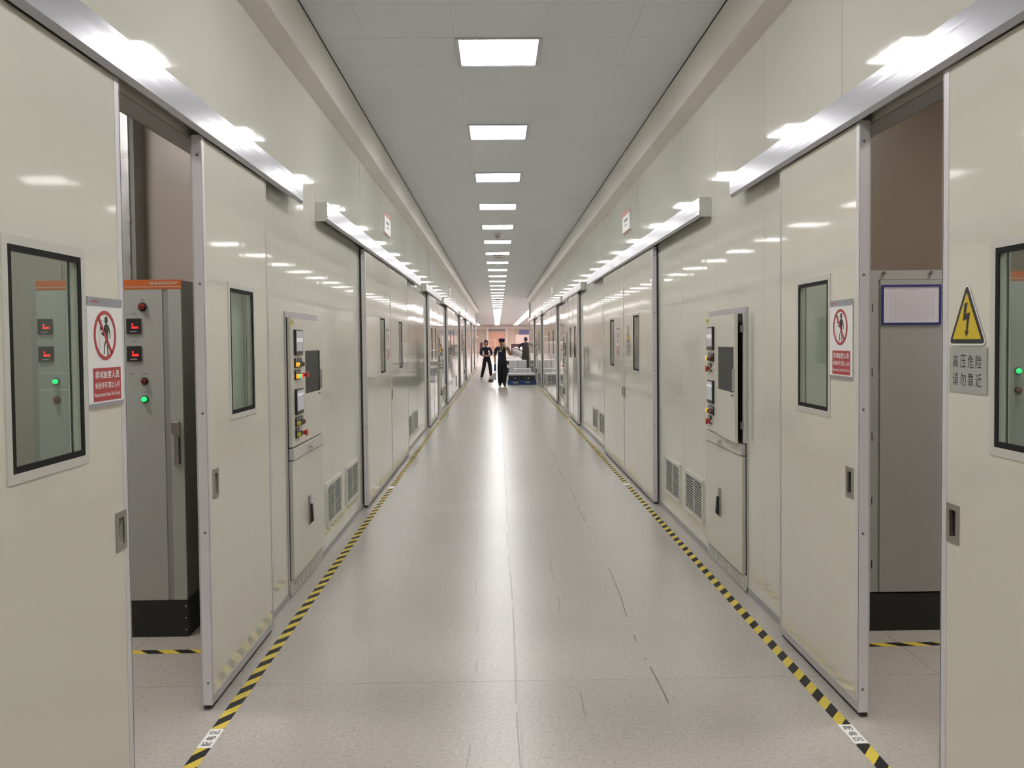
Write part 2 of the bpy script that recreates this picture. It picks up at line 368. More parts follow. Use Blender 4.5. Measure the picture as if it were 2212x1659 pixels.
# ------------------------------------------------------------ corridor walls of glossy panels
def build_wall(side, end, seam0):
    X = XL if side == 'L' else XR; sg = -1 if side == 'L' else 1
    root = tag(empty('wall_left' if side == 'L' else 'wall_right', (X, 0, 0)),
               'glossy cream panel wall along the corridor with ' + ('the orange-banded cabinet behind its open door' if side == 'L' else 'the high-voltage warning sign on its open door'), 'wall', kind='structure')
    ops = openings(end)
    cuts = []
    y = seam0
    while y > YB: y -= 1.145
    while y < 17.3:
        cuts.append(max(y, YB)); y += 1.145
    cuts += [21, 26, 31, 36, 41] + [46, 51] * (side == 'L') + [end]
    cuts = sorted({round(c, 4) for c in cuts if c <= end})
    for a, b in zip(cuts, cuts[1:]):
        segs = []; p = a
        for o0, o1 in ops:
            lo, hi = max(a, o0), min(b, o1)
            if hi <= lo: continue
            if lo > p: segs.append((p, lo, 0))
            segs.append((lo, hi, OPEN_TOP)); p = hi
        if p < b: segs.append((p, b, 0))
        # one mesh per panel: an L, a strip or a full board
        j0, j1 = (sg * random.uniform(0, 0.0018), sg * random.uniform(0, 0.0018))
        mb = MB(); g = 0.0008
        for s0, s1, zb in segs:
            e0 = s0 + (g if s0 == a else 0); e1 = s1 - (g if s1 == b else 0)
            def off(yy): return j0 + (j1 - j0) * (yy - a) / (b - a)
            f0, f1 = -sg * 0 + off(e0), off(e1)
            t = sg * 0.1
            mb.hexa([(f0, e0, zb), (f1, e1, zb), (t, e1, zb), (t, e0, zb), (f0, e0, 3.6), (f1, e1, 3.6), (t, e1, 3.6), (t, e0, 3.6)])
        if mb.f: mb.build('wall_panel', 'panel_paint', root)
    MB().box(sg * 0.012, sg * 0.09, YB, END_L if side == 'L' else END_R, 3.0, 3.58).build('panel_core', 'base_strip', root)
    # base strips
    bb = tag(empty('baseboard_left' if side == 'L' else 'baseboard_right', (X, 0, 0)), 'thin grey strip along the foot of the wall panels, ' + ('orange-cabinet side' if side == 'L' else 'voltage-sign side'), 'baseboard', kind='structure')
    p = YB
    for o0, o1 in ops[:1] + [(end, end)]:
        if o0 > p: MB().box(-sg * 0.006, sg * 0.01, p, o0, 0.0, 0.042).build('strip', 'base_strip', bb)
        p = o1
    # boxed cornice
    tr = MB().prism([(0, 3.365), (-sg * 0.112, 3.41), (-sg * 0.139, CEIL), (0, CEIL)], 'y', YB, end).build('trim_1' if side == 'L' else 'trim_2', 'trim_paint')
    tr.location.x = X
    MB().box(-sg * 0.1375, -sg * 0.1412, YB, end, CEIL + 0.004, CEIL + 0.0108).build('shade_strip', 'dark_gap', tr)  # black strip painted in for the shade line under the ceiling joint
    tag(tr, 'cream boxed cornice between ceiling and wall, ' + ('orange-cabinet side' if side == 'L' else 'voltage-sign side'), 'trim', kind='structure')
build_wall('L', END_L, 2.87)
build_wall('R', END_R, 3.96)
# grey end posts where the panel walls stop
for n, (x0, x1, y) in enumerate(((XL - 0.12, XL + 0.05, END_L), (XR - 0.05, XR + 0.12, END_R))):
    o = MB().box(x0, x1, y - 0.04, y + 0.12, 0, CEIL).build('trim_%d' % (n + 3), 'alu_grey')
    tag(o, 'grey metal post closing the far end of the panel wall ' + ('beside the grey machine' if n == 0 else 'beside the pallets'), 'trim', kind='structure')

# rooms behind the walls
def room_walls(side, end):
    sg = -1 if side == 'L' else 1; X = (XL if side == 'L' else XR) + sg * 0.1; XB = X + sg * 3.3
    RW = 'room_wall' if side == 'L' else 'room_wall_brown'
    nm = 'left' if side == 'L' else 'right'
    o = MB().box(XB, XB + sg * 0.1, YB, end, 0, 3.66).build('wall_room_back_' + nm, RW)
    tag(o, 'beige back wall of the test rooms ' + ('holding the orange-banded cabinets' if side == 'L' else 'behind the high-voltage sign'), 'wall', kind='structure')
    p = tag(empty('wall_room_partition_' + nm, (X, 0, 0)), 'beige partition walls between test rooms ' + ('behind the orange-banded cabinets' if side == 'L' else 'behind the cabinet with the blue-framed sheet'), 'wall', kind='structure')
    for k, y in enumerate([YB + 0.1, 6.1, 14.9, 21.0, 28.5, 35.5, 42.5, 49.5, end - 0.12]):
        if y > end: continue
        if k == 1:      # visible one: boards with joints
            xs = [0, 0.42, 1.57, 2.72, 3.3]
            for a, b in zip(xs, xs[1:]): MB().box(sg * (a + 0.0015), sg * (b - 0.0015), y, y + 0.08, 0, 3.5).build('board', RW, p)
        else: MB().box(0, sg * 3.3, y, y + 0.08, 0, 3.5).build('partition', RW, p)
    o = MB().box(X, XB, YB, end, 3.5, 3.56).build('ceiling_room_' + nm, RW)
    tag(o, 'low ceiling of the test rooms ' + ('with the orange-banded cabinets' if side == 'L' else 'behind the high-voltage sign'), 'ceiling', kind='structure')
    for k, (y, dx) in enumerate(((0.8, 1.5), (4.05, 1.3), (10.5, 1.6), (18.0, 1.6))):
        q = empty('room_light', (X + sg * dx, y, 3.5)); tag(q, 'square ceiling light panel inside a test room', 'light', 'test room ceiling lights')
        MB().ring(-0.3, 0.3, -0.3, 0.3, 0.03, 0, 0.02).build('frame', 'light_frame', q).rotation_euler = (PI / 2, 0, 0)
        MB().box(-0.27, 0.27, -0.27, 0.27, -0.012, -0.004).build('diffuser', 'diffuser_room' if side == 'L' else 'diffuser_room_dim', q)
room_walls('L', END_L); room_walls('R', END_R)
for n, (sd, X0, sg) in enumerate((('orange-banded cabinet room', XL, -1), ('blue-framed sheet room', XR, 1))):
    o = MB().box(X0 - sg * 0.001, X0 + sg * 0.103, 2.302, 4.398, OPEN_TOP - 0.006, OPEN_TOP - 0.0005).box(X0 + sg * 0.1005, X0 + sg * 0.104, 2.302, 4.398, OPEN_TOP - 0.006, OPEN_TOP + 0.09).build('trim_%d' % (n + 5), 'header_grey')
    tag(o, 'dark grey metal lining at the top of the open doorway of the ' + sd, 'trim', kind='structure')
o = MB().box(XL - 0.1, XR + 0.1, YB - 0.1, YB, 0, CEIL).build('wall_near', 'panel_paint'); tag(o, 'cream end wall closing the corridor behind the viewer', 'wall', kind='structure')

# ------------------------------------------------------------ ceiling of square tiles with light panels
LX0, LY0 = 0.031, 6.355
ce = tag(empty('ceiling', (0, 0, CEIL)), 'grey ceiling of square metal tiles', 'ceiling', kind='structure')
MB().box(XL - 0.1, XR + 0.1, YB, END_R, 0.0135, 0.1).build('ceiling_back', 'grid_metal', ce)
MB().box(HX0, HX1, END_R, HYE, 0.0135, 0.1).build('ceiling_back', 'grid_metal', ce)
tg = 0.002
tile_me = MB().box(-0.3 + tg, 0.3 - tg, -0.3 + tg, 0.3 - tg, 0.011, 0.013).mesh('ceiling_tile', 'ceiling_tile')
xedges = [XL, LX0 - 0.9, LX0 - 0.3, LX0 + 0.3, LX0 + 0.9, XR]
for r in range(-3, 17):
    y0 = LY0 + 0.6 * r - 0.3
    for a, b in zip(xedges, xedges[1:]):
        if abs((a + b) / 2 - LX0) < 0.1 and r % 4 == 0: continue
        if abs(b - a - 0.6) < 1e-4: place('ceiling_tile', tile_me, ce, ((a + b) / 2, y0 + 0.3, 0))
        else: MB().box(a + tg, b - tg, y0 + tg, y0 + 0.6 - tg, 0.011, 0.013).build('ceiling_tile', 'ceiling_tile', ce)
def far_tiles(name, x0, x1, y0, y1, rows):
    mb = MB(); y = y0; cur = y0
    for ly in rows:
        if ly - 0.3 > cur: mb.box(x0, x1, cur, ly - 0.3, 0.011, 0.013)
        mb.box(x0, LX0 - 0.3, ly - 0.3, ly + 0.3, 0.011, 0.013); mb.box(LX0 + 0.3, x1, ly - 0.3, ly + 0.3, 0.011, 0.013); cur = ly + 0.3
    if y1 > cur: mb.box(x0, x1, cur, y1, 0.011, 0.013)
    mb.build(name, 'ceiling_tile', ce)
allrows = [LY0 + 2.4 * k for k in range(-5, 46)]
yn, yf = LY0 + 0.6 * -3 - 0.3, LY0 + 0.6 * 17 - 0.3
far_tiles('ceiling_field', XL, XR, YB, yn, [r for r in allrows if r < yn])
far_tiles('ceiling_field', XL, XR, yf, END_R, [r for r in allrows if yf < r < END_R])
# hall ceiling with three light rows
mbh = MB(); HROWX = [-2.45, LX0, 2.38, 4.7]
hr = [r for r in allrows if END_R < r < HYE - 3]
cur = END_R
for ly in hr:
    mbh.box(HX0, HX1, cur, ly - 0.3, 0.011, 0.013); xx = HX0
    for hx in HROWX:
        mbh.box(xx, hx - 0.3, ly - 0.3, ly + 0.3, 0.011, 0.013); xx = hx + 0.3
    mbh.box(xx, HX1, ly - 0.3, ly + 0.3, 0.011, 0.013); cur = ly + 0.3
mbh.box(HX0, HX1, cur, HYE, 0.011, 0.013); mbh.build('ceiling_field', 'ceiling_tile', ce)

fr = MB()
for a0, wd, z in ((0.298, 0.012, -0.004), (0.284, 0.010, -0.001)):
    fr.box(-a0, a0, a0 - wd, a0, z, 0.01).box(-a0, a0, -a0, -a0 + wd, z, 0.01).box(-a0, -a0 + wd, -a0 + wd, a0 - wd, z, 0.01).box(a0 - wd, a0, -a0 + wd, a0 - wd, z, 0.01)
frame_me = fr.mesh('frame', 'light_frame')
di = MB(); dd = 0.273; di.box(-dd, dd, -dd, dd, 0.0, 0.008)
diff_me = di.mesh('diffuser', 'diffuser'); diffh = MB(); diffh.box(-dd, dd, -dd, dd, 0.0, 0.008); diffh_me = diffh.mesh('diffuser', 'diffuser_hall')
def ceiling_light(x, y, hall=False):
    q = empty('ceiling_light', (x, y, CEIL + 0.004))
    if hall: tag(q, 'square light panel in the ceiling of the far hall', 'light', 'hall ceiling lights')
    else:
        n = round((y - (LY0 + 2.4 * 4)) / 2.4); n = n if n > 0 else n - 1     # the dome camera hangs after the fifth panel
        tag(q, 'square light panel in the corridor row, %s %s the dome camera' % (NUMW[abs(n) - 1], 'past' if n > 0 else 'before'), 'light', 'corridor ceiling lights')
    place('frame', frame_me, q); place('diffuser', diffh_me if hall else diff_me, q)
for ly in allrows:
    if ly < HYE - 3: ceiling_light(LX0, ly, ly > END_L)
for hx in HROWX:
    if hx == LX0: continue
    for ly in hr:
        if hx < 0 and ly < END_L + 1: continue
        ceiling_light(hx, ly, True)

# ------------------------------------------------------------ sliding door leaves
DOORN = [0]
T0, T1 = 0.012, 0.057
def leaf(side, y0, y1, lead, win=None, handle=None, screws=True, seam=None, label='', group=None, seal='rubber'):
    DOORN[0] += 1
    yo = y0 if side == 'L' else y1; wd = y1 - y0
    r = tag(wall_empty('door_%d' % DOORN[0], side, yo), label, 'sliding door', group, 'structure')
    f = lambda y: lx(side, yo, y)
    def rg(a, b): a, b = f(a), f(b); return (min(a, b), max(a, b))
    holes = []
    if win: w0, w1 = rg(*win); holes.append((w0, w1, 1.265, 1.865))
    if handle: h0, h1 = rg(handle - 0.026, handle + 0.026); holes.append((h0, h1, 0.935, 1.025))
    # panels
    bounds = [0, wd]
    if seam: bounds = sorted([0, f(seam), wd])
    for k, (a, b) in enumerate(zip(bounds, bounds[1:])):
        g0 = 0.001 if k else 0; g1 = 0.001 if k < len(bounds) - 2 else 0
        MB().plate(a + g0, b - g1, 0.06, 2.49, -T1 + 0.002, -T0, holes).build('door_panel', 'door_paint', r)
    # aluminium edges
    ll = f(y0) if lead == 'near' else f(y1)          # x of the leading edge
    s = 1 if ll < wd / 2 else -1
    mb = MB().box(ll - s * 0.002, ll + s * 0.034, -T1, -T1 + 0.004, 0.06, 2.492).box(ll - s * 0.004, ll + s * 0.002, -T1, -T0 - 0.006, 0.022, 2.495)
    e = mb.build('leading_edge', 'alu', r)
    MB().box(ll - s * 0.003, ll + s * 0.004, -T0 - 0.006, -0.002 if seal == 'rubber' else -T0 + 0.001, 0.02, 2.49).build('edge_seal', seal, r)
    if screws:
        for z in (0.12, 0.78, 1.30, 1.86, 2.41):
            MB().cyl((-(T0 + T1) / 2 - 0.006, z), 0.006, 'x', ll - s * 0.0055, ll - s * 0.003, 8).build('screw', 'screw_metal', e)
    tl = wd - ll if lead else 0
    tl = wd if ll < wd / 2 else 0; s2 = -s
    MB().box(tl, tl + s2 * 0.018, -T1, -T0, 0.06, 2.49).build('trailing_edge', 'alu_grey', r)
    MB().box(0, wd, -T1 - 0.0005, -T0, 0.022, 0.062).build('bottom_rail', 'alu_grey', r)
    MB().box(0.005, wd - 0.005, -T1 + 0.012, -T0 - 0.004, 0.002, 0.022).build('bottom_seal', 'rubber', r)
    if win:
        q = MB().ring(w0 - 0.026, w1 + 0.026, 1.239, 1.891, 0.026, -T1 - 0.0015, -T1 + 0.003).build('window_frame', 'frame_paint', r)
        MB().ring(w0, w1, 1.265, 1.865, 0.018, -T1 - 0.001, -T1 + 0.003).build('gasket', 'gasket', q)
        MB().ring(w0, w1, 1.265, 1.865, 0.004, -T0 - 0.010, -T0 - 0.006).build('spacer', 'gasket', q)
        MB().box(w0 + 0.002, w1 - 0.002, -T1 + 0.004, -T1 + 0.009, 1.267, 1.863).build('pane', 'glass', q)
    if handle:
        q = MB().ring(h0 - 0.014, h1 + 0.014, 0.915, 1.045, 0.020, -T1 - 0.0015, -T1 + 0.003).build('recessed_handle', 'steel', r)
        MB().box(h0, h1, -T0 - 0.016, -T0 - 0.012, 0.935, 1.025).box(h0, h0 + 0.012, -T1 + 0.003, -T0 - 0.016, 0.935, 1.025).build('recess', 'dark_steel', q)
    return r
sideword = {'L': 'beside the orange-banded cabinet room', 'R': 'beside the room with the blue-framed sheet'}
# open bay: two leaves slid apart
leaf('L', 1.95, 2.99, 'far', (2.288, 2.688), 2.930, label='open cream sliding door leaf with window and no-entry sign, hiding part of the orange-banded cabinet')
leaf('L', 3.81, 4.86, 'near', (4.170, 4.566), 3.914, seal='alu_grey', label='cream sliding door leaf with window but no sign, standing open in front of the orange-banded cabinet room')
leaf('R', 1.90, 2.943, 'far', (2.228, 2.628), 2.869, label='open cream sliding door leaf carrying the yellow high-voltage triangle beside its window')
leaf('R', 3.625, 4.65, 'near', (3.967, 4.363), 3.722, seal='alu_grey', label='open cream sliding door leaf with no-entry sign beside its window, in front of the cabinet with the blue-framed sheet')
for k, (a, b, c) in enumerate(A_DOORS):
    for side, end in (('L', END_L), ('R', END_R)):
        if c > end - 0.4: continue
        lab = '%%s leaf of the %s wide closed door past the nearest one %%s' % ORD[k]
        sw = 'on the orange-cabinet side' if side == 'L' else 'on the voltage-sign side'
        dl = 14 * k
        if side == 'L': w1, w2, h1, h2 = (9.49, 9.89), (11.28, 11.68), None, b + 0.10
        else: w1, w2, h1, h2 = (9.29, 9.69), (11.27, 11.66), b - 0.07, b + 0.10
        if side == 'L': w1, w2 = (w1[0] + dl, w1[1] + dl), (w2[0] + dl, w2[1] + dl)
        else: w1, w2 = (w1[0] + dl, w1[1] + dl), (w2[0] + dl, w2[1] + dl)
        gp = None if k == 0 else 'closed wide sliding doors further along'
        if k == 0: l1 = 'closed cream door leaf ' + sw + (' with no-entry sign, next to the vents' if side == 'L' else ' with a yellow triangle sign, next to the vents')
        else: l1 = lab % ('first', sw)
        if k == 0: l2 = 'closed cream door leaf ' + sw + (' with window but no sign, past the no-entry leaf' if side == 'L' else ' with a no-entry sign, past the triangle-sign leaf')
        else: l2 = lab % ('second', sw)
        leaf(side, a, b - 0.002, 'near', w1, h1, seam=a + 0.78, screws=k == 0, label=l1, group=gp)
        leaf(side, b + 0.002, c, 'near' if side == 'L' else 'near', w2, h2, seam=None, screws=False, label=l2, group=gp)
for k, (a, b, c) in enumerate(B_DOORS):
    if k == 0: continue
    for side, end in (('L', END_L), ('R', END_R)):
        if c > end - 0.4: continue
        sw = 'on the orange-cabinet side' if side == 'L' else 'on the voltage-sign side'
        for i, (p, q) in enumerate(((a, b - 0.002), (b + 0.002, c))):
            leaf(side, p, q, 'near', (p + 0.33, p + 0.70), None, screws=False, label='%s leaf of the %s narrow closed door past the open doors %s' % (ORD[i + 1], ORD[k], sw), group='closed narrow sliding doors')

# ------------------------------------------------------------ door track covers
def rail(side, y0, y1, cap, label, group=None):
    yo = y0 if side == 'L' else y1; wd = y1 - y0
    r = tag(wall_empty('door_track_cover', side, yo), label, 'door track', group); r.location.x += 0.0014 if side == 'L' else -0.0014
    prof = [(0, 2.627), (-0.085, 2.627), (-0.085, 2.506), (-0.0715, 2.489), (-0.0665, 2.489), (-0.0665, 2.495), (-0.080, 2.510), (-0.080, 2.622), (0, 2.622)]
    MB().prism(prof, 'x', 0, wd).build('cover', 'rail_metal', r)
    MB().box(0.02, wd - 0.02, -0.05, -0.018, 2.52, 2.60).build('track', 'header_grey', r)
    if cap:
        e = 0 if side == 'L' else wd; s = -1 if side == 'L' else 1
        q = MB().prism([(-0.0855, 2.628), (-0.0855, 2.505), (-0.072, 2.4885), (0, 2.4885), (0, 2.628)], 'x', e + s * 0.001, e + s * 0.003).build('end_cap', 'end_cap_paint', r)
        for z in (2.52, 2.60): MB().cyl((-0.0855, z), 0.004, 'x', e + s * 0.003, e + s * 0.005, 8).build('screw', 'screw_metal', q)
    return r
rail('L', 0.85, 5.665, False, 'brushed metal sliding-door track cover above the open doors of the orange-banded cabinet room')
rail('R', 0.85, 5.54, False, 'brushed metal sliding-door track cover above the open doors beside the high-voltage sign')
for k in range(4):
    for side, end in (('L', END_L), ('R', END_R)):
        sw = 'on the orange-cabinet side' if side == 'L' else 'on the voltage-sign side'
        a0 = (6.457 if side == 'L' else 6.372) + 14 * k; a1 = 14.3 + 14 * k
        if a0 < end - 1: rail(side, a0, min(a1, end - 0.1), True, ('brushed track cover starting past the control cabinet ' if k == 0 else '%s long track cover past the nearest long one ' % ORD[k]) + sw, None if k == 0 else 'track covers further along')
        if k and 1.44 + 14 * k < end - 1: rail(side, 1.44 + 14 * k, min(5.66 + 14 * k, end - 0.1), True, '%s short track cover past the one over the open doors ' % ORD[k] + sw, 'short track covers further along')

# ------------------------------------------------------------ signs
def no_entry_sign(side, ynear, yfar, label, out=T1 + 0.0005, z0=1.405, z1=1.75):
    yo = ynear if side == 'L' else yfar; W = yfar - ynear; H = z1 - z0
    r = tag(wall_empty('no_entry_sign', side, yo, z0), label, 'sign')
    r.location.x += out if side == 'L' else -out
    MB().box(0, W, -0.003, 0, 0, H).build('board', 'sign_white', r)
    hd = MB().box(0, W, -0.0045, -0.002, H * 0.925, H).build('header_strip', 'sign_grey', r)
    place('header_print', text_mesh('header_print', 'SUNGROW', W * 0.22, 0.009, 'sign_red', W * 0.2, H * 0.962, -0.0048, 0.02), hd)
    MB().box(0, W, -0.0045, -0.002, 0, H * 0.035).build('footer_strip', 'sign_grey', r)
    cx, cz, R, t = W * 0.48, H * 0.655, 0.079, 0.0115
    pg = MB()                                  # pictogram: person at a door
    y = -0.0034
    pg.poly([(cx + 0.010 + 0.0115 * math.cos(a * PI / 8), y, cz + 0.049 + 0.0125 * math.sin(a * PI / 8)) for a in range(16)])
    for pts in ([(-0.006, 0.030), (0.004, 0.036), (0.018, 0.036), (0.030, 0.028), (0.030, 0.022), (0.022, 0.018), (0.022, -0.016), (0.002, -0.016), (0.002, 0.014)],
                [(0.026, 0.026), (0.032, 0.024), (0.038, 0.006), (0.038, -0.010), (0.033, -0.010), (0.032, 0.004), (0.022, 0.018)],
                [(-0.006, 0.030), (0.003, 0.016), (-0.010, 0.006), (-0.026, 0.010), (-0.027, 0.004), (-0.010, -0.002), (0.006, 0.010)],
                [(0.002, -0.016), (0.012, -0.016), (-0.002, -0.034), (-0.005, -0.060), (-0.012, -0.060), (-0.010, -0.032)],
                [(0.012, -0.016), (0.022, -0.016), (0.021, -0.040), (0.022, -0.070), (0.014, -0.070), (0.013, -0.040)],
                [(-0.034, 0.034), (-0.018, 0.036), (-0.018, 0.018), (-0.034, 0.016)]):
        pg.poly([(cx + a, y, cz + b) for a, b in pts])
    pg.build('pictogram', 'sign_black', r)
    dl = MB()
    for x0, x1, a, b in ((-0.042, -0.040, -0.062, 0.046), (-0.042, -0.006, 0.045, 0.047), (-0.042, -0.012, -0.063, -0.061)):
        dl.box(cx + x0, cx + x1, y, -0.003, cz + a, cz + b)
    dl.build('door_outline', 'sign_grey', r)
    rg = MB(); n = 40; y = -0.0045
    for i in range(n):
        a, b = 2 * PI * i / n, 2 * PI * (i + 1) / n
        rg.hexa([(cx + q * math.cos(t_), yy, cz + q * math.sin(t_)) for yy in (y, -0.003) for q, t_ in ((R, a), (R, b), (R - t, b), (R - t, a))])
    d = Vector((0.62, 0, -0.785)).normalized(); p = Vector((0.785, 0, 0.62)).normalized() * 0.0055; L_ = R - t * 0.6
    q = [(-L_ * d + p), (L_ * d + p), (L_ * d - p), (-L_ * d - p)]
    rg.hexa([(cx + v.x, yy, cz + v.z) for yy in (y, -0.003) for v in q])
    rg.build('prohibition_ring', 'sign_red', r)
    bx = MB().box(W * 0.12, W * 0.92, -0.0036, -0.0028, H * 0.05, H * 0.355).build('caption_block', 'sign_red', r)
    for s_, wz, hz, cz_, b in (('非试验室人员', 0.70, 0.074, 0.292, 0.02), ('未经许可 禁止入内', 0.72, 0.062, 0.195, 0.015), ('Restricted Area No Entry', 0.74, 0.050, 0.105, 0.012)):
        place('caption', text_mesh('caption', s_, W * wz, H * hz, 'sign_white', W * 0.52, H * cz_, -0.004, b), bx)
    return r
no_entry_sign('L', 2.716, 2.964, 'white no-entry sign with red caption on the open door near the orange-banded cabinet')
no_entry_sign('R', 3.688, 3.936, 'white no-entry sign on the open door before the cabinet with the blue-framed sheet', z0=1.422, z1=1.765)
no_entry_sign('L', 10.03, 10.28, 'white no-entry sign on a closed door leaf past the orange-banded cabinet room')
no_entry_sign('R', 10.80, 11.06, 'white no-entry sign on the closed door past the small high-voltage sign')

def voltage_sign(side, y0, y1, z0, lab1, lab2, out=T1 + 0.0005):
    W = y1 - y0; yo = y0 if side == 'L' else y1
    r = tag(wall_empty('voltage_warning_sign', side, yo, z0), lab1, 'sign'); r.location.x += out if side == 'L' else -out
    cx = W / 2
    def rt(hw, zb, zt, rad, y):   # rounded triangle
        P = [Vector((cx - hw, zb)), Vector((cx + hw, zb)), Vector((cx, zt))]; out_ = []
        for i in range(3):
            p, a, b = P[i], P[i - 1], P[(i + 1) % 3]
            u, v = (a - p).normalized(), (b - p).normalized()
            for k in range(5):
                t_ = k / 4; q = p + rad * ((1 - t_) ** 2 * u + t_ ** 2 * v) + Vector((0, 0))
                out_.append((q.x, y, q.y))
        return out_
    def tri(nm, hw, zb, zt, rad, ya, yb, m):
        A = rt(hw, zb, zt, rad, ya); B = rt(hw, zb, zt, rad, yb); mb = MB(); k = len(A)
        mb.poly(A); mb.poly(B[::-1])
        for i in range(k): j = (i + 1) % k; mb.poly([A[i], A[j], B[j], B[i]])
        return mb.build(nm, m, r)
    tri('backing', 0.112, -0.006, 0.198, 0.026, -0.002, 0, 'sign_white')
    tri('border', 0.106, 0.0, 0.190, 0.020, -0.003, -0.0015, 'sign_black')
    tri('yellow_field', 0.084, 0.014, 0.163, 0.004, -0.0036, -0.0025, 'sign_yellow')
    MB().poly([(cx + a * 0.001, -0.0041, b * 0.001) for a, b in ((-12, 128), (8, 131), (-2, 95), (22, 99), (8, 38), (16, 40), (0, 20), (-10, 41), (-2, 40), (2, 78), (-20, 72))]).build('lightning_arrow', 'sign_black', r)
    q = tag(wall_empty('voltage_text_plate', side, yo, z0 - 0.158), lab2, 'sign'); q.location.x += out if side == 'L' else -out
    MB().box(-0.006, W + 0.012, -0.0015, 0, 0, 0.146).build('plate', 'plate_silver', q)
    for line, zc in (('高压危险', 0.100), ('请勿靠近', 0.042)):
        for k, ch in enumerate(line):
            place('character', text_mesh('character', ch, 0.034, 0.042, 'sign_black', W * (0.165 + 0.225 * k), zc, -0.0018, 0.004), q)
voltage_sign('R', 2.682, 2.886, 1.578, 'yellow triangle high-voltage sign beside the window of the nearest open door', 'silver plate with black lettering under the large yellow triangle sign')
voltage_sign('R', 9.93, 10.21, 1.58, 'small yellow triangle sign on the closed door leaf past the vents', 'silver lettered plate under the triangle on the closed door leaf')

def overhead_sign(side, y0, y1, label, group=None):
    W = y1 - y0; yo = y0 if side == 'L' else y1
    r = tag(wall_empty('room_sign', side, yo, 2.88), label, 'sign', group)
    MB().box(0, W, -0.02, 0, 0, 0.25).build('board', 'sign_white', r)
    MB().box(0, W, -0.0215, -0.019, 0.205, 0.25).build('red_band', 'orange_red', r)
    MB().box(0, W, -0.0215, -0.019, 0, 0.014).build('red_line', 'orange_red', r)
    mb = MB()
    for i in range(6): mb.box(W * (0.28 + 0.075 * i), W * (0.335 + 0.075 * i), -0.0212, -0.0195, 0.125, 0.155)
    for i in range(8): mb.box(W * (0.30 + 0.05 * i), W * (0.335 + 0.05 * i), -0.0212, -0.0195, 0.078, 0.092)
    mb.build('grey_print', 'print_grey', r)
for k in range(3):
    nm = 'red and white room sign high above the nearest closed door ' if k == 0 else '%s red and white room sign past the nearest one ' % ORD[k]
    overhead_sign('L', 10.3 + 14 * k, 10.87 + 14 * k, nm + 'on the orange-cabinet side', 'room signs')
    if k < 2: overhead_sign('R', 10.155 + 14 * k, 10.72 + 14 * k, nm + 'on the voltage-sign side', 'room signs')

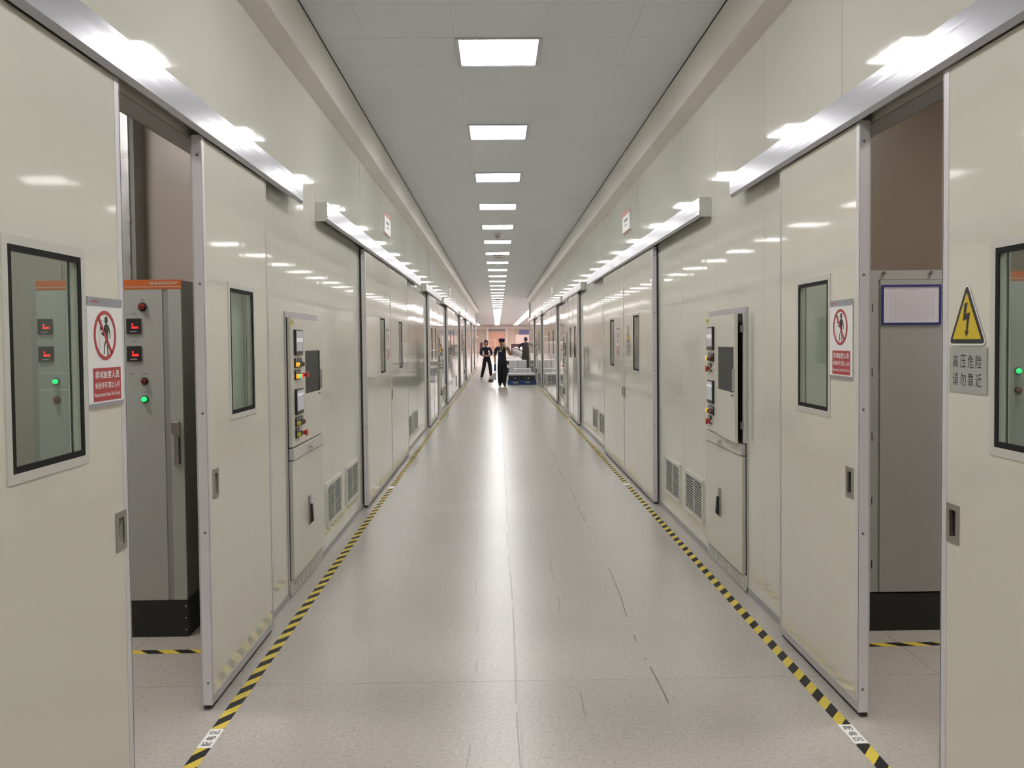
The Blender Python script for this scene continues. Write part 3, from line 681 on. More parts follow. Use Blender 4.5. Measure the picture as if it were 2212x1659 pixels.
# ------------------------------------------------------------ control cabinets in the wall
def control_cabinet(side, ya, label, ajar=0.0, detail=True, group=None):
    W = 0.985
    yo = ya if side == 'L' else ya + W
    r = tag(wall_empty('control_cabinet', side, yo), label, 'control cabinet', group)
    # grey surround, dark hollow, frame
    s0, s1 = (-0.01, W - 0.03) if side == 'L' else (0.03, W + 0.01)
    MB().box(s0, s1, -0.006, 0, 1.762, 1.80).box(*((-0.018, -0.004) if side == 'L' else (W + 0.004, W + 0.018)), -0.006, 0, 0.0, 1.80).build('surround', 'alu_grey', r)
    MB().box(0.0, W, -0.004, 0.0, 0.02, 1.76).build('hollow', 'dark_gap', r)
    near0 = 0.0 if side == 'L' else W; s = 1 if side == 'L' else -1     # local x of the edge nearer to the viewer
    x0, x1 = (0.032, W - 0.004) if side == 'L' else (0.004, W - 0.032)
    # upper door (hinged on its far edge)
    hx = x1 if side == 'L' else x0
    def X(v): return v - hx
    d = MB().plate(X(x0), X(x1), 0.945, 1.758, -0.020, 0, [(X(0.44), X(0.925), 1.258, 1.548)]).build('upper_door', 'cabinet_paint', r)
    d.location = (hx, -0.006, 0); d.rotation_euler = (0, 0, ajar if side == 'L' else -ajar)
    MB().box(X(0.4405), X(0.9245), -0.017, -0.004, 1.2585, 1.5475).build('smoked_screen', 'smoked_screen', d)
    def sub(nm, mb, m, bevel=0):
        o = mb.build(nm, m, d, bevel=bevel); return o
    ox = -hx; oy = -0.020
    def BX(a, b, y0, y1, z0, z1): return MB().box(a + ox, b + ox, y0 + oy, y1 + oy, z0, z1)
    rows = [(1.468, ['amber_lit', 'green_cap', 'maroon_cap', 'maroon_cap']), (1.392, ['amber_lit', 'green_lit', 'red_lit', 'E']),
            (1.090, ['yellow_cap' if side == 'L' else 'amber_lit', 'green_cap', 'maroon_cap', 'maroon_cap']), (1.018, ['yellow_cap', 'green_cap', 'E', None])]
    if side == 'R': rows[1] = (1.392, ['amber_lit', 'green_lit', 'E', None]); rows[3] = (1.018, ['yellow_cap', 'green_cap', 'E', None])
    for z in (1.522, 1.142):
        sub('operator_panel', BX(0.115, 0.312, -0.016, 0, z, z + 0.165), 'black_plastic', 0.003)
        sub('screen', BX(0.127, 0.301, -0.0168, -0.0155, z + 0.026, z + 0.155), 'hmi_screen')
        sub('screen_bar', BX(0.127, 0.301, -0.0172, -0.0160, z + (0.085 if z > 1.4 else 0.120), z + (0.112 if z > 1.4 else 0.136)), 'hmi_light')
    for z, caps in rows:
        for i, cp in enumerate(caps):
            if not cp: continue
            x = 0.140 + 0.050 * i + ox
            if cp == 'E':
                x += 0.012
                sub('stop_collar', MB().cyl((x, z), 0.014, 'y', oy, oy - 0.018, 14), 'chrome')
                sub('emergency_stop', MB().cyl((x, z), 0.011, 'y', oy - 0.018, oy - 0.030, 14).cyl((x, z), 0.016, 'y', oy - 0.030, oy - 0.044, 16, r2=0.022).cyl((x, z), 0.022, 'y', oy - 0.044, oy - 0.050, 16, r2=0.018), 'estop_red')
            else:
                sub('button_block', MB().box(x - 0.022, x + 0.022, oy - 0.010, oy, z - 0.026, z + 0.034), 'black_plastic')
                sub('button_tag', MB().box(x - 0.008, x + 0.008, oy - 0.0115, oy - 0.009, z + 0.017, z + 0.029), 'paper')
                sub('button_cap', MB().cyl((x, z - 0.004), 0.0145, 'y', oy - 0.010, oy - 0.024, 14).cyl((x, z - 0.004), 0.0145, 'y', oy - 0.024, oy - 0.029, 14, r2=0.010), cp)
    sub('yellow_label', BX(0.012 + (0.025 if side == 'L' else 0), 0.115, -0.0012, 0, 1.712, 1.750), 'label_yellow')
    sub('label_print', BX(0.050, 0.100, -0.0018, -0.001, 1.726, 1.738), 'print_grey')
    sub('screen_bezel', BX(0.905, 0.9245, 0.0005, 0.004, 1.2585, 1.5475), 'dark_gap')
    sub('name_slot', BX(0.86, 0.92, -0.002, 0, 1.236, 1.243), 'dark_gap')
    sub('grip', BX(0.935, 0.950, -0.012, 0, 1.27, 1.41), 'galvanised', 0.002)
    if ajar:
        hx_near = x1 if side == 'R' else x0
        for z in (1.03, 1.64):
            MB().box(W - 0.064, W - 0.006, -0.030, -0.0205, z, z + 0.045).build('hinge', 'machine_grey', r)
        MB().box(W - 0.030, W - 0.002, -0.022, -0.003, 0.945, 1.76).build('door_jamb', 'cabinet_paint', r)
    # drawer, lower door, kick grille
    q = MB().box(x0 + 0.004, x1, -0.034, 0, 0.862, 0.936).build('drawer', 'frame_paint', r, bevel=0.003)
    xm = (x0 + x1) / 2 + (0.02 if side == 'L' else -0.06)
    MB().box(xm - 0.07, xm + 0.07, -0.062, -0.050, 0.892, 0.912).box(xm - 0.07, xm - 0.055, -0.052, -0.034, 0.892, 0.912).box(xm + 0.055, xm + 0.07, -0.052, -0.034, 0.892, 0.912).build('drawer_handle', 'end_cap_paint', q)
    q = MB().box(x0, x1, -0.026, 0, 0.108, 0.856).build('lower_door', 'cabinet_paint', r, bevel=0.002)
    xh = 0.49 if side == 'L' else 0.40
    MB().box(xh - 0.024, xh + 0.024, -0.036, -0.026, 0.365, 0.565).build('swing_handle', 'steel', q, bevel=0.003)
    MB().prism([(-0.036, 0.51), (-0.050, 0.505), (-0.056, 0.39), (-0.036, 0.375)], 'x', xh - 0.014, xh + 0.014).build('handle_lever', 'black_plastic', q)
    kg = MB().box(0.0, W, -0.012, 0, 0.012, 0.104).build('kick_plate', 'frame_paint', r)
    if detail:
        hol = MB()
        for i in range(24):
            for j in range(4):
                hx_ = 0.03 + i * (W - 0.06) / 23 + (0.009 if j % 2 else 0); hz = 0.028 + j * 0.020
                hol.box(hx_ - 0.006, hx_ + 0.006, -0.0125, -0.0115, hz - 0.005, hz + 0.005)
        h = hol.build('perforation', 'dark_gap', kg); h['kind'] = 'stuff'
    return r
control_cabinet('L', 5.475, 'cream control cabinet with closed doors and coloured buttons, on the orange-cabinet side')
control_cabinet('R', 5.455, 'cream control cabinet with upper door ajar and coloured buttons, on the voltage-sign side', ajar=0.048)
for k in (1, 2, 3):
    for side, end in (('L', END_L), ('R', END_R)):
        if 6.5 + 14 * k < end: control_cabinet(side, 5.475 + 14 * k, '%s control cabinet past the nearest one, on the ' % ORD[k] + ('orange-cabinet side' if side == 'L' else 'voltage-sign side'), detail=False, group='distant control cabinets')

# ------------------------------------------------------------ louvred vents
VW, VH = 0.63, 0.335
slat_me = {}
def slat_mesh(wd):
    if wd not in slat_me:
        slat_me[wd] = MB().hexa([(0, -0.008, -0.0035), (wd, -0.008, -0.0035), (wd, -0.001, 0.000), (0, -0.001, 0.000), (0, -0.008, 0.0025), (wd, -0.008, 0.0025), (wd, -0.001, 0.003), (0, -0.001, 0.003)]).mesh('slat', 'vent_slat')
    return slat_me[wd]
def vent(side, ya, label, fine=True, group=None):
    yo = ya if side == 'L' else ya + VW
    r = tag(wall_empty('wall_vent', side, yo, 0.19), label, 'vent', group)
    MB().ring(0, VW, 0, VH, 0.028, -0.014, 0).box(VW / 2 - 0.006, VW / 2 + 0.006, -0.012, -0.002, 0.028, VH - 0.028).build('vent_frame', 'vent_paint', r)
    MB().box(0.02, VW - 0.02, -0.0012, 0, 0.02, VH - 0.02).build('dark_back', 'dark_gap', r)
    n = 14; wd = VW / 2 - 0.035
    for i in range(n):
        z = 0.028 + (VH - 0.056) * (i + 0.5) / n
        for x in (0.028, VW / 2 + 0.006): place('slat', slat_mesh(round(wd, 4)), r, (x, -0.0035, z))
for side, (v1, v2) in (('L', (6.665, 7.535)), ('R', (6.615, 7.46))):
    sw = 'on the orange-cabinet side' if side == 'L' else 'on the voltage-sign side'
    vent(side, v1, 'white louvred wall vent right beside the control cabinet ' + sw)
    vent(side, v2, 'white louvred vent between another vent and the closed door ' + sw)
    vent(side, 12.72, 'white louvred vent just past the closed double door ' + sw)
    vent(side, 13.65, 'white louvred vent second past the closed double door ' + sw)
    for vi, y in enumerate((v1 + 14, v2 + 14, 26.72, 27.65, v1 + 28, v2 + 28)):
        if y < (END_L if side == 'L' else END_R) - 1: vent(side, y, '%s low louvred vent past the nearest four vents %s' % (ORD[vi + 1], sw), group='distant wall vents')

# ------------------------------------------------------------ floor tapes
def tape(name, p0, axis, length, width, pitch, slope, phase, label):
    """strip along axis ('x' or 'y') from p0; stripe edges shear by slope*across"""
    mb = MB(); z = 0.0006
    n0 = -int(abs(slope) * width / pitch) - 3
    def pt(a, c): return (p0[0] + (a if axis == 'x' else c), p0[1] + (c if axis == 'x' else a), z)
    k = n0
    while True:
        a = phase + k * pitch / 2; b = a + pitch / 2
        if a > length + abs(slope) * width + pitch: break
        # polygon clipped to [0,length]
        poly = [(a, 0), (b, 0), (b + slope * width, width), (a + slope * width, width)]
        for lim, sgn in ((0, 1), (length, -1)):
            out = []
            for i in range(len(poly)):
                P, Q = poly[i], poly[(i + 1) % len(poly)]
                ip, iq = (P[0] - lim) * sgn >= 0, (Q[0] - lim) * sgn >= 0
                if ip: out.append(P)
                if ip != iq:
                    t = (lim - P[0]) / (Q[0] - P[0]); out.append((lim, P[1] + t * (Q[1] - P[1])))
            poly = out
            if not poly: break
        if len(poly) >= 3: mb.poly([pt(*q) for q in poly], k % 2)
        k += 1
    o = mb.build(name, ['tape_black', 'tape_yellow']); tag(o, label, 'floor tape')
    return o
tape('hazard_tape', (-1.205, 0.5), 'y', 50, 0.054, 0.165, 1.5, (3.958 - 0.5) % 0.165, 'black and yellow striped floor tape running along the orange-banded cabinet side')
tape('hazard_tape', (1.393, 0.5), 'y', 40, 0.054, 0.163, 1.4, (3.618 - 0.5) % 0.163, 'black and yellow striped floor tape running along the high-voltage sign side')
tape('hazard_tape', (-2.75, 4.522), 'x', 1.3, 0.055, 0.173, -1.15, 0.06, 'striped tape crossing the floor in front of the orange-banded cabinet')
tape('hazard_tape', (1.70, 4.462), 'x', 1.5, 0.055, 0.173, -1.15, 0.02, 'striped tape crossing the floor in front of the cabinet with the blue-framed sheet')
def floor_label(x, y, rz, flip, label):
    r = tag(empty('floor_label', (x, y, 0.0012), rz), label, 'label')
    MB().box(-0.029, 0.029, -0.085, 0.085, 0, 0.0006).build('sticker', 'sign_white', r)
    for i, ch in enumerate('配电区'):
        me = text_mesh('character', ch, 0.034, 0.036, 'sign_black', 0, 0, 0.0009, 0.012, flat=True)
        o = place('character', me, r, (0, (i - 1) * 0.052, 0)); o.rotation_euler = (0, 0, flip)
floor_label(-1.178, 3.53, 0, PI / 2, 'small white lettered sticker on the striped tape by the orange-banded cabinet room')
floor_label(1.420, 3.47, PI, -PI / 2 + PI, 'small white lettered sticker on the striped tape by the blue-framed sheet room')
for y in (8.55 + 1.1, 17.6):
    for x, sw in ((-1.178, 'orange-banded cabinet'), (1.42, 'high-voltage sign')):
        r = MB().box(x - 0.03, x + 0.03, y - 0.08, y + 0.08, 0.0012, 0.0018).build('floor_sticker', 'sign_white')
        tag(r, 'plain white sticker on the striped tape further along, %s side' % sw, 'label', 'plain floor stickers')

# ------------------------------------------------------------ electrical cabinets in the open rooms
def lamp(parent, x, z, m, r=0.021):
    q = MB().cyl((x, z), r + 0.006, 'y', 0, -0.008, 14).build('lamp_bezel', 'black_plastic', parent)
    MB().cyl((x, z), r, 'y', -0.008, -0.020, 14).cyl((x, z), r, 'y', -0.020, -0.027, 14, r2=r * 0.6).build('lamp_lens', m, q)
def meter(parent, x, z, t):
    q = MB().box(x, x + 0.078, -0.010, 0, z, z + 0.083).build('panel_meter', 'meter_black', parent, bevel=0.002)
    place('led_digits', text_mesh('led_digits', '0', 0.009, 0.012, 'red_led', x + 0.034, z + 0.050, -0.0112, 0.03), q)
    place('led_digits', text_mesh('led_digits', t, 0.036, 0.013, 'red_led', x + 0.047, z + 0.034, -0.0112, 0.03), q)
    MB().box(x + 0.020, x + 0.056, -0.0108, -0.009, z + 0.010, z + 0.014).build('meter_print', 'logo_silver', q)
def plinth(r, W, D):
    MB().box(0.0, W, 0.005, D - 0.005, 0, 0.205).build('plinth', 'plinth_black', r)
    for x in (0.012, W - 0.012):
        for z in (0.04, 0.105, 0.17): MB().cyl((x, z), 0.004, 'y', 0.001, 0.006, 8).build('bolt', 'chrome', r)
def caption_bar(r, x, z, wd): MB().box(x, x + wd, -0.0008, 0, z, z + 0.010).build('caption', 'cab_groove', r)
# first cabinet with the maker's name
Y1 = 4.78
r = tag(empty('power_cabinet', (-2.03, Y1, 0)), 'grey electrical cabinet with lettered orange band and red meters inside the open room', 'cabinet')
MB().box(0.004, 0.318, 0.012, 0.62, 0.205, 1.948).build('body', 'cab_grey_shaded', r)
MB().box(0.0, 0.222, 0, 0.012, 0.205, 1.898).build('door', 'cab_grey', r)
MB().box(0.222, 0.254, 0.004, 0.012, 0.205, 1.898).build('groove', 'cab_groove', r)
MB().box(0.254, 0.322, 0, 0.012, 0.205, 1.898).build('side_stile', 'cab_grey', r)
bd = MB().box(0.0, 0.324, -0.001, 0.012, 1.899, 1.950).build('orange_band', 'orange_band', r)
MB().box(0.0, 0.324, -0.0018, 0, 1.910, 1.9135).build('band_line', 'logo_silver', bd)
place('maker_name', text_mesh('maker_name', 'SUNGROW', 0.150, 0.0155, 'logo_silver', 0.232, 1.931, -0.002, 0.02), bd)
lamp(r, 0.117, 1.804, 'red_lamp', 0.018); caption_bar(r, 0.105, 1.836, 0.022)
meter(r, 0.030, 1.659, '0691'); meter(r, 0.029, 1.510, '0000')
caption_bar(r, 0.055, 1.762, 0.028); caption_bar(r, 0.060, 1.612, 0.018)
lamp(r, 0.120, 1.403, 'red_lamp', 0.014); lamp(r, 0.119, 1.305, 'green_lit', 0.014)
caption_bar(r, 0.108, 1.438, 0.03); caption_bar(r, 0.038, 1.438, 0.02); caption_bar(r, 0.112, 1.337, 0.02)
hq = MB().box(0.265, 0.305, -0.028, 0, 1.115, 1.183).build('door_handle', 'steel', r, bevel=0.004)
MB().box(0.272, 0.300, -0.014, 0, 0.946, 1.120).build('handle_bar', 'steel', hq, bevel=0.004)
MB().box(0.298, 0.303, -0.016, 0, 0.95, 1.10).build('handle_slot', 'rubber', hq)
plinth(r, 0.325, 0.62)
# second cabinet, seen through the door window
r = tag(empty('power_cabinet', (-2.515, Y1, 0)), 'grey electrical cabinet with meters and green lamp seen through the door window', 'cabinet')
MB().box(0.002, 0.446, 0.012, 0.62, 0.205, 1.948).build('body', 'cab_grey_shaded', r)
MB().box(0.0, 0.033, 0.004, 0.012, 0.205, 1.948).build('groove', 'cab_groove', r)
MB().box(0.033, 0.450, 0, 0.012, 0.205, 1.898).build('door', 'cab_grey', r)
bd = MB().box(0.033, 0.450, -0.001, 0.012, 1.899, 1.950).build('orange_band', 'orange_band', r)
MB().box(0.033, 0.450, -0.0018, 0, 1.910, 1.9135).build('band_line', 'logo_silver', bd)
meter(r, 0.040, 1.661, '0691'); meter(r, 0.041, 1.513, '0000')
lamp(r, 0.130, 1.406, 'green_lit', 0.014); lamp(r, 0.132, 1.306, 'red_lamp', 0.014)
for z in (1.355, 1.445): MB().box(0.045, 0.2, -0.0008, 0, z, z + 0.008).build('caption_strip', 'logo_silver', r)
plinth(r, 0.45, 0.62)
# right room: plain cabinet with a sheet in a blue frame
Y2 = 4.70
r = tag(empty('power_cabinet', (2.000, Y2, 0)), 'plain grey electrical cabinet carrying a sheet in a blue frame', 'cabinet')
MB().box(0.0, 0.60, 0.012, 0.62, 0.215, 1.960).build('body', 'cab_grey_shaded', r)
MB().plate(0.0, 0.054, 0.215, 1.96, 0, 0.012, [(0.020, 0.026, z - 0.022, z + 0.022) for z in (0.365, 0.713, 1.061, 1.41, 1.76)]).build('side_stile', 'cab_grey', r)
MB().box(0.054, 0.066, 0.005, 0.012, 0.215, 1.91).build('groove', 'cab_groove', r)
MB().box(0.054, 0.6, 0, 0.012, 1.91, 1.96).build('top_rail', 'cab_grey', r)
MB().box(0.066, 0.60, 0, 0.012, 0.215, 1.908).build('door', 'cab_grey', r)
for z in (0.365, 0.713, 1.061, 1.41, 1.76): MB().box(0.020, 0.026, 0.010, 0.012, z - 0.022, z + 0.022).build('slot', 'dark_gap', r)
for x in (0.083, 0.337): MB().cyl((x, 1.946), 0.010, 'y', 0, -0.010, 10).build('bolt', 'chrome', r)
plinth(r, 0.60, 0.62)
r = tag(empty('framed_sheet', (2.072, Y2 - 0.0008, 1.668)), 'white printed sheet in a blue frame hung on the plain grey cabinet', 'framed sheet')
MB().ring(0, 0.322, 0, 0.214, 0.010, -0.006, 0).build('blue_frame', 'frame_blue', r)
MB().box(0.008, 0.314, -0.002, 0, 0.008, 0.206).build('sheet', 'paper', r)
mb = MB()
for i in range(14): mb.box(0.045, 0.285, -0.0026, -0.0018, 0.036 + i * 0.0105, 0.0372 + i * 0.0105)
mb.box(0.045, 0.0465, -0.0026, -0.0018, 0.036, 0.173); mb.box(0.075, 0.0762, -0.0026, -0.0018, 0.036, 0.173); mb.box(0.2835, 0.285, -0.0026, -0.0018, 0.036, 0.173)
mb.box(0.135, 0.19, -0.0026, -0.0018, 0.183, 0.187); mb.build('printed_lines', 'paper_line', r)
r = tag(empty('power_cabinet', (2.66, Y2, 0)), 'grey electrical cabinet with orange band and green lamp behind the high-voltage sign door', 'cabinet')
MB().box(0.004, 0.596, 0.012, 0.62, 0.205, 1.948).build('body', 'cab_grey_shaded', r)
MB().box(0.0, 0.60, 0, 0.012, 0.205, 1.898).build('door', 'cab_grey', r)
bd = MB().box(0.0, 0.60, -0.001, 0.012, 1.899, 1.950).build('orange_band', 'orange_band', r)
MB().box(0.0, 0.60, -0.0018, 0, 1.910, 1.9135).build('band_line', 'logo_silver', bd)
lamp(r, 0.155, 1.412, 'green_lit', 0.014); lamp(r, 0.156, 1.306, 'red_lamp', 0.014); meter(r, 0.30, 1.66, '0691')
plinth(r, 0.60, 0.62)
# galvanised duct standing behind the orange-banded cabinet
r = tag(empty('cable_duct', (-2.52, 5.90, 0)), 'tall galvanised metal cable duct behind the orange-banded cabinet', 'cable duct')
MB().box(0, 0.085, 0, 0.12, 0, 1.62).build('duct_cover', 'galvanised', r)
MB().box(0, 0.085, 0, 0.12, 1.63, 3.4).build('duct_cover', 'galvanised', r)
MB().box(-0.004, 0.089, -0.004, 0.12, 2.42, 2.46).build('duct_joint', 'galvanised', r)
MB().box(0.085, 0.115, 0.02, 0.19, 0, 3.4).build('duct_edge', 'cab_groove', r)
for z in (2.39, 2.49, 2.52): MB().cyl((0.012, z), 0.006, 'y', -0.006, 0, 8).build('bolt', 'screw_metal', r)

# ------------------------------------------------------------ small ceiling fittings
def dome(x, y, label, group=None):
    r = tag(empty('dome_camera', (x, y, CEIL)), label, 'camera', group)
    MB().cyl((0, 0), 0.065, 'z', 0, -0.03, 20).build('mount', 'hall_white', r)
    MB().cyl((0, 0), 0.055, 'z', -0.03, -0.065, 20, r2=0.045).cyl((0, 0), 0.045, 'z', -0.065, -0.09, 20, r2=0.02).build('dome', 'alu_grey', r, smooth=False)
    MB().cyl((0, -0.050), 0.016, 'y', -0.058, -0.045, 12).build('lens', 'rubber', r).location = (0, 0, 0)
def air_vent(x, y, label, group=None):
    r = tag(empty('ceiling_air_vent', (x, y, CEIL)), label, 'vent', group)
    MB().box(-0.12, 0.12, -0.12, 0.12, -0.02, 0).build('vent_frame', 'hall_white', r)
    for i in range(5): MB().box(-0.10, 0.10, -0.1 + i * 0.042, -0.085 + i * 0.042, -0.028, -0.02).build('slat', 'dark_steel', r)
dome(0.03, 17.0, 'small dome camera on the ceiling just past the fifth light panel')
air_vent(0.05, 21.4, 'small dark-slatted ceiling vent between light panels')
for y in (43.5, 62.0): air_vent(0.05, y, 'far small ceiling vent between light panels', 'far ceiling vents')

# ------------------------------------------------------------ far hall
o = MB().box(HX0, HX0 - 0.1, END_L, HYE, 0, CEIL).build('wall_hall_left', 'hall_wall'); tag(o, 'beige side wall of the far hall behind the grey machine', 'wall', kind='structure')
o = MB().box(HX1, HX1 + 0.1, END_R, HYE, 0, CEIL).build('wall_hall_right', 'hall_wall'); tag(o, 'beige side wall of the far hall beyond the conveyor', 'wall', kind='structure')
o = MB().box(HX0, XL - 0.1, END_L, END_L + 0.1, 0, CEIL).build('wall_hall_front_left', 'hall_wall'); tag(o, 'front wall of the far hall beside the grey machine', 'wall', kind='structure')
o = MB().box(XR + 0.1, HX1, END_R, END_R + 0.1, 0, CEIL).build('wall_hall_front_right', 'hall_wall'); tag(o, 'front wall of the far hall on the conveyor side', 'wall', kind='structure')
HB = 115.0
wr = tag(empty('wall_hall_back', (0, HB, 0)), 'far beige wall of the hall with a wide orange doorway', 'wall', kind='structure')
for a, b, m in ((HX0, -4.0, 'hall_wall'), (-4.0, -2.6, 'hall_wall'), (-2.6, -1.35, 'hall_wall_grey'), (1.35, 2.3, 'hall_wall'), (2.3, 2.75, 'hall_wall_grey'), (2.75, HX1, 'hall_wall')):
    MB().box(a + 0.01, b - 0.01, 0, 0.15, 0, 3.2).build('wall_panel', m, wr)
MB().box(HX0, HX1, -0.25, 0.15, 3.2, CEIL).build('lintel', 'hall_white', wr)
for a in (-1.42, 1.12): MB().box(a, a + 0.28, -0.2, 0.1, 0, 3.2).build('column', 'hall_white', wr)
q = tag(empty('door_%d' % (DOORN[0] + 1), (0, HB - 0.05, 0)), 'wide orange strip-curtain doorway at the end of the hall', 'door', kind='structure')
for i in range(12): MB().box(-1.15 + i * 0.19, -1.15 + i * 0.19 + 0.183, 0, 0.03, 0, 2.9).build('curtain_strip', 'curtain', q)
MB().box(-1.15, 1.13, -0.05, 0.05, 2.9, 3.2).build('roller_box', 'machine_grey', q)
q = tag(empty('window_1', (2.8, HB - 0.06, 0)), 'blue-tinted window above a bright band in the far hall wall', 'window', kind='structure')
MB().ring(0, 1.9, 2.35, 3.15, 0.06, -0.04, 0.02).build('window_frame', 'hall_white', q)
for a in (0.06, 0.98): MB().box(a, a + 0.88, -0.01, 0.01, 2.41, 3.09).build('pane', 'blue_film', q)
r = tag(empty('partition_board', (2.1, 100, 0)), 'pale pink partition boards behind the conveyor workers', 'partition')
for i in range(4): MB().box(i * 0.55, i * 0.55 + 0.53, 0, 0.05, 0, 2.3).build('board', 'pink_board', r)
# machine along the hall's side
r = tag(empty('grey_machine', (-2.75, 68, 0)), 'long grey industrial machine standing at the side of the far hall', 'machine')
MB().box(0, 0.8, 0, 22, 0.08, 1.35).build('body', 'machine_grey', r)
MB().box(0.1, 0.72, 0.3, 21, 1.35, 1.55).build('white_hood', 'hall_white', r)
MB().box(0.05, 0.78, 0.2, 22, 1.55, 1.80).build('dark_top', 'machine_dark', r)
MB().box(0.05, 0.75, 0.05, 21.9, 0, 0.08).build('plinth', 'rubber', r)
for i in range(5): MB().box(0.8, 0.815, 0.6 + i * 4.3, 4.4 + i * 4.3, 0.2, 1.25).build('service_door', 'machine_grey', r)
r = tag(empty('tall_locker', (-2.05, 104, 0)), 'dark maroon locker standing past the grey machine', 'locker')
MB().box(0, 0.34, 0, 0.4, 0.05, 1.45).build('body', 'maroon', r); MB().box(0.02, 0.32, 0.02, 0.38, 0, 0.05).build('base', 'rubber', r)
MB().box(0.02, 0.32, -0.012, 0, 0.1, 1.4).build('door', 'maroon', r); MB().box(0.27, 0.29, -0.03, -0.012, 0.7, 0.85).build('handle', 'chrome', r)
r = tag(empty('drinks_trolley', (-1.62, 104.5, 0)), 'pale rack with dark shelves beside the maroon locker', 'rack')
for x in (0, 0.5):
    for y in (0, 0.4): MB().box(x, x + 0.03, y, y + 0.03, 0, 1.7).build('post', 'hall_white', r)
for z in (0.3, 0.7, 1.1): MB().box(0, 0.53, 0, 0.43, z, z + 0.16).build('shelf', 'machine_dark', r)
MB().box(0, 0.53, 0, 0.43, 1.45, 1.7).build('top_box', 'hall_white', r)
r = tag(empty('exit_sign', (-2.35, 100, 2.05)), 'small lit green exit sign hanging in the far hall', 'sign')
MB().box(0, 0.14, 0, 0.03, 0, 0.12).build('lit_face', 'exit_green', r); MB().box(0.06, 0.07, 0.01, 0.02, 0.12, CEIL - 2.05).build('hanger', 'hall_white', r)
# racks near the doorway
r = tag(empty('steel_trolley', (-0.95, 95, 0)), 'open steel trolley standing before the orange doorway', 'trolley')
for x in (0, 0.72):
    for y in (0, 0.5): MB().tube((x, y, 0.1), (x, y, 1.75), 0.02, 8).build('post', 'hall_white', r)
for z in (0.35, 0.9, 1.72): MB().box(-0.02, 0.74, -0.02, 0.52, z, z + 0.04).build('shelf', 'hall_white' if z > 1 else 'machine_dark', r)
for x in (0, 0.72):
    for y in (0, 0.5): MB().cyl((y, 0.05), 0.05, 'x', x - 0.015, x + 0.015, 12).build('caster', 'rubber', r)

# conveyor with units on it
r = tag(empty('conveyor', (1.56, 47, 0)), 'grey assembly conveyor running through the far hall on the pallet side', 'conveyor')
CL = 44
MB().box(0, 0.06, 0, CL, 0.62, 0.86).build('side_beam', 'conveyor_metal', r); MB().box(0.84, 0.9, 0, CL, 0.62, 0.86).build('side_beam', 'conveyor_metal', r)
MB().box(0.06, 0.84, 0, CL, 0.70, 0.80).build('bed', 'machine_grey', r)
for i in range(12):
    for x in (0.0, 0.84): MB().box(x, x + 0.06, i * 3.9 + 0.2, i * 3.9 + 0.27, 0, 0.62).build('leg', 'conveyor_metal', r)
    MB().box(0.06, 0.84, i * 3.9 + 0.2, i * 3.9 + 0.25, 0.2, 0.25).build('cross_brace', 'conveyor_metal', r)
MB().box(0.02, 0.1, -0.08, 0, 0.35, 0.7).build('motor', 'machine_dark', r)
for i in range(13):
    y = 50.5 + i * 2.9
    q = tag(empty('inverter_unit', (1.66, y, 0.803)), 'dark unit with white top riding on the conveyor', 'electronic unit', 'units on the conveyor')
    MB().box(0, 0.62, 0, 1.5, 0, 0.17).build('body', 'unit_green', q); MB().box(-0.02, 0.64, -0.02, 1.52, 0.17, 0.215).build('lid', 'lid_white', q)
    for s_ in range(3): MB().box(-0.012, 0, 0.2 + s_ * 0.45, 0.5 + s_ * 0.45, 0.03, 0.14).build('side_plate', 'conveyor_metal', q)
r = tag(empty('dark_console', (1.42, 91.4, 0)), 'dark brown desk console at the far end of the conveyor', 'console')
MB().box(0, 1.3, 0, 0.6, 0.1, 1.30).build('body', 'maroon', r); MB().box(-0.04, 0.02, -0.02, 0.62, 0, 1.34).build('side_panel', 'hall_white', r); MB().box(0, 1.34, -0.04, 0.62, 1.30, 1.34).build('top', 'hall_white', r)

# pallets with boxes
def pallet(x, y, W, D, label, group=None):
    r = tag(empty('pallet', (x, y, 0)), label, 'pallet', group)
    MB().box(0, W, 0, D, 0.125, 0.165).build('deck', 'pallet_blue', r)
    for a, b in ((0, 0.20), (W / 2 - 0.13, W / 2 + 0.13), (W - 0.20, W)): MB().box(a, b, 0, D, 0.025, 0.125).build('runner', 'pallet_blue', r)
    MB().box(0, W, 0, D, 0, 0.025).build('base', 'pallet_blue', r)
    return r
def unit_box(x, y, z, W, D, H, label, group):
    r = tag(empty('equipment_case', (x, y, z)), label, 'case', group)
    MB().box(0, W, 0, D, 0, H - 0.06).build('body', 'box_black', r, bevel=0.01)
    MB().box(-0.01, W + 0.01, -0.01, D + 0.01, H - 0.06, H).build('lid', 'lid_white', r, bevel=0.008)
    MB().box(W * 0.44, W * 0.56, -0.008, 0, H * 0.25, H * 0.4).build('latch', 'steel', r)
def carton(x, y, z, W, D, H, label, group):
    r = tag(empty('white_carton', (x, y, z)), label, 'carton', group)
    MB().box(0, W, 0, D, 0, H).build('carton_body', 'carton_white', r, bevel=0.005)
    MB().box(W * 0.47, W * 0.53, -0.002, D + 0.002, H * 0.55, H + 0.0015).build('packing_tape', 'paper', r)
pallet(0.37, 32.0, 1.04, 1.0, 'nearest blue plastic pallet carrying two black cases with white lids')
for i in range(2): unit_box(0.40 + i * 0.495, 32.03, 0.165, 0.475, 0.9, 0.235, 'black case with white lid on the nearest blue pallet', 'cases on the nearest pallet')
pallet(0.62, 34.2, 0.72, 1.2, 'blue pallet carrying stacked white cartons', None)
for i in range(2): carton(0.64 + i * 0.345, 34.25, 0.165, 0.335, 1.0, 0.34, 'white carton in the lower stack behind the nearest pallet', 'white cartons lower stack')
pallet(0.48, 37.2, 0.80, 1.1, 'blue pallet under the taller white cartons further behind', None)
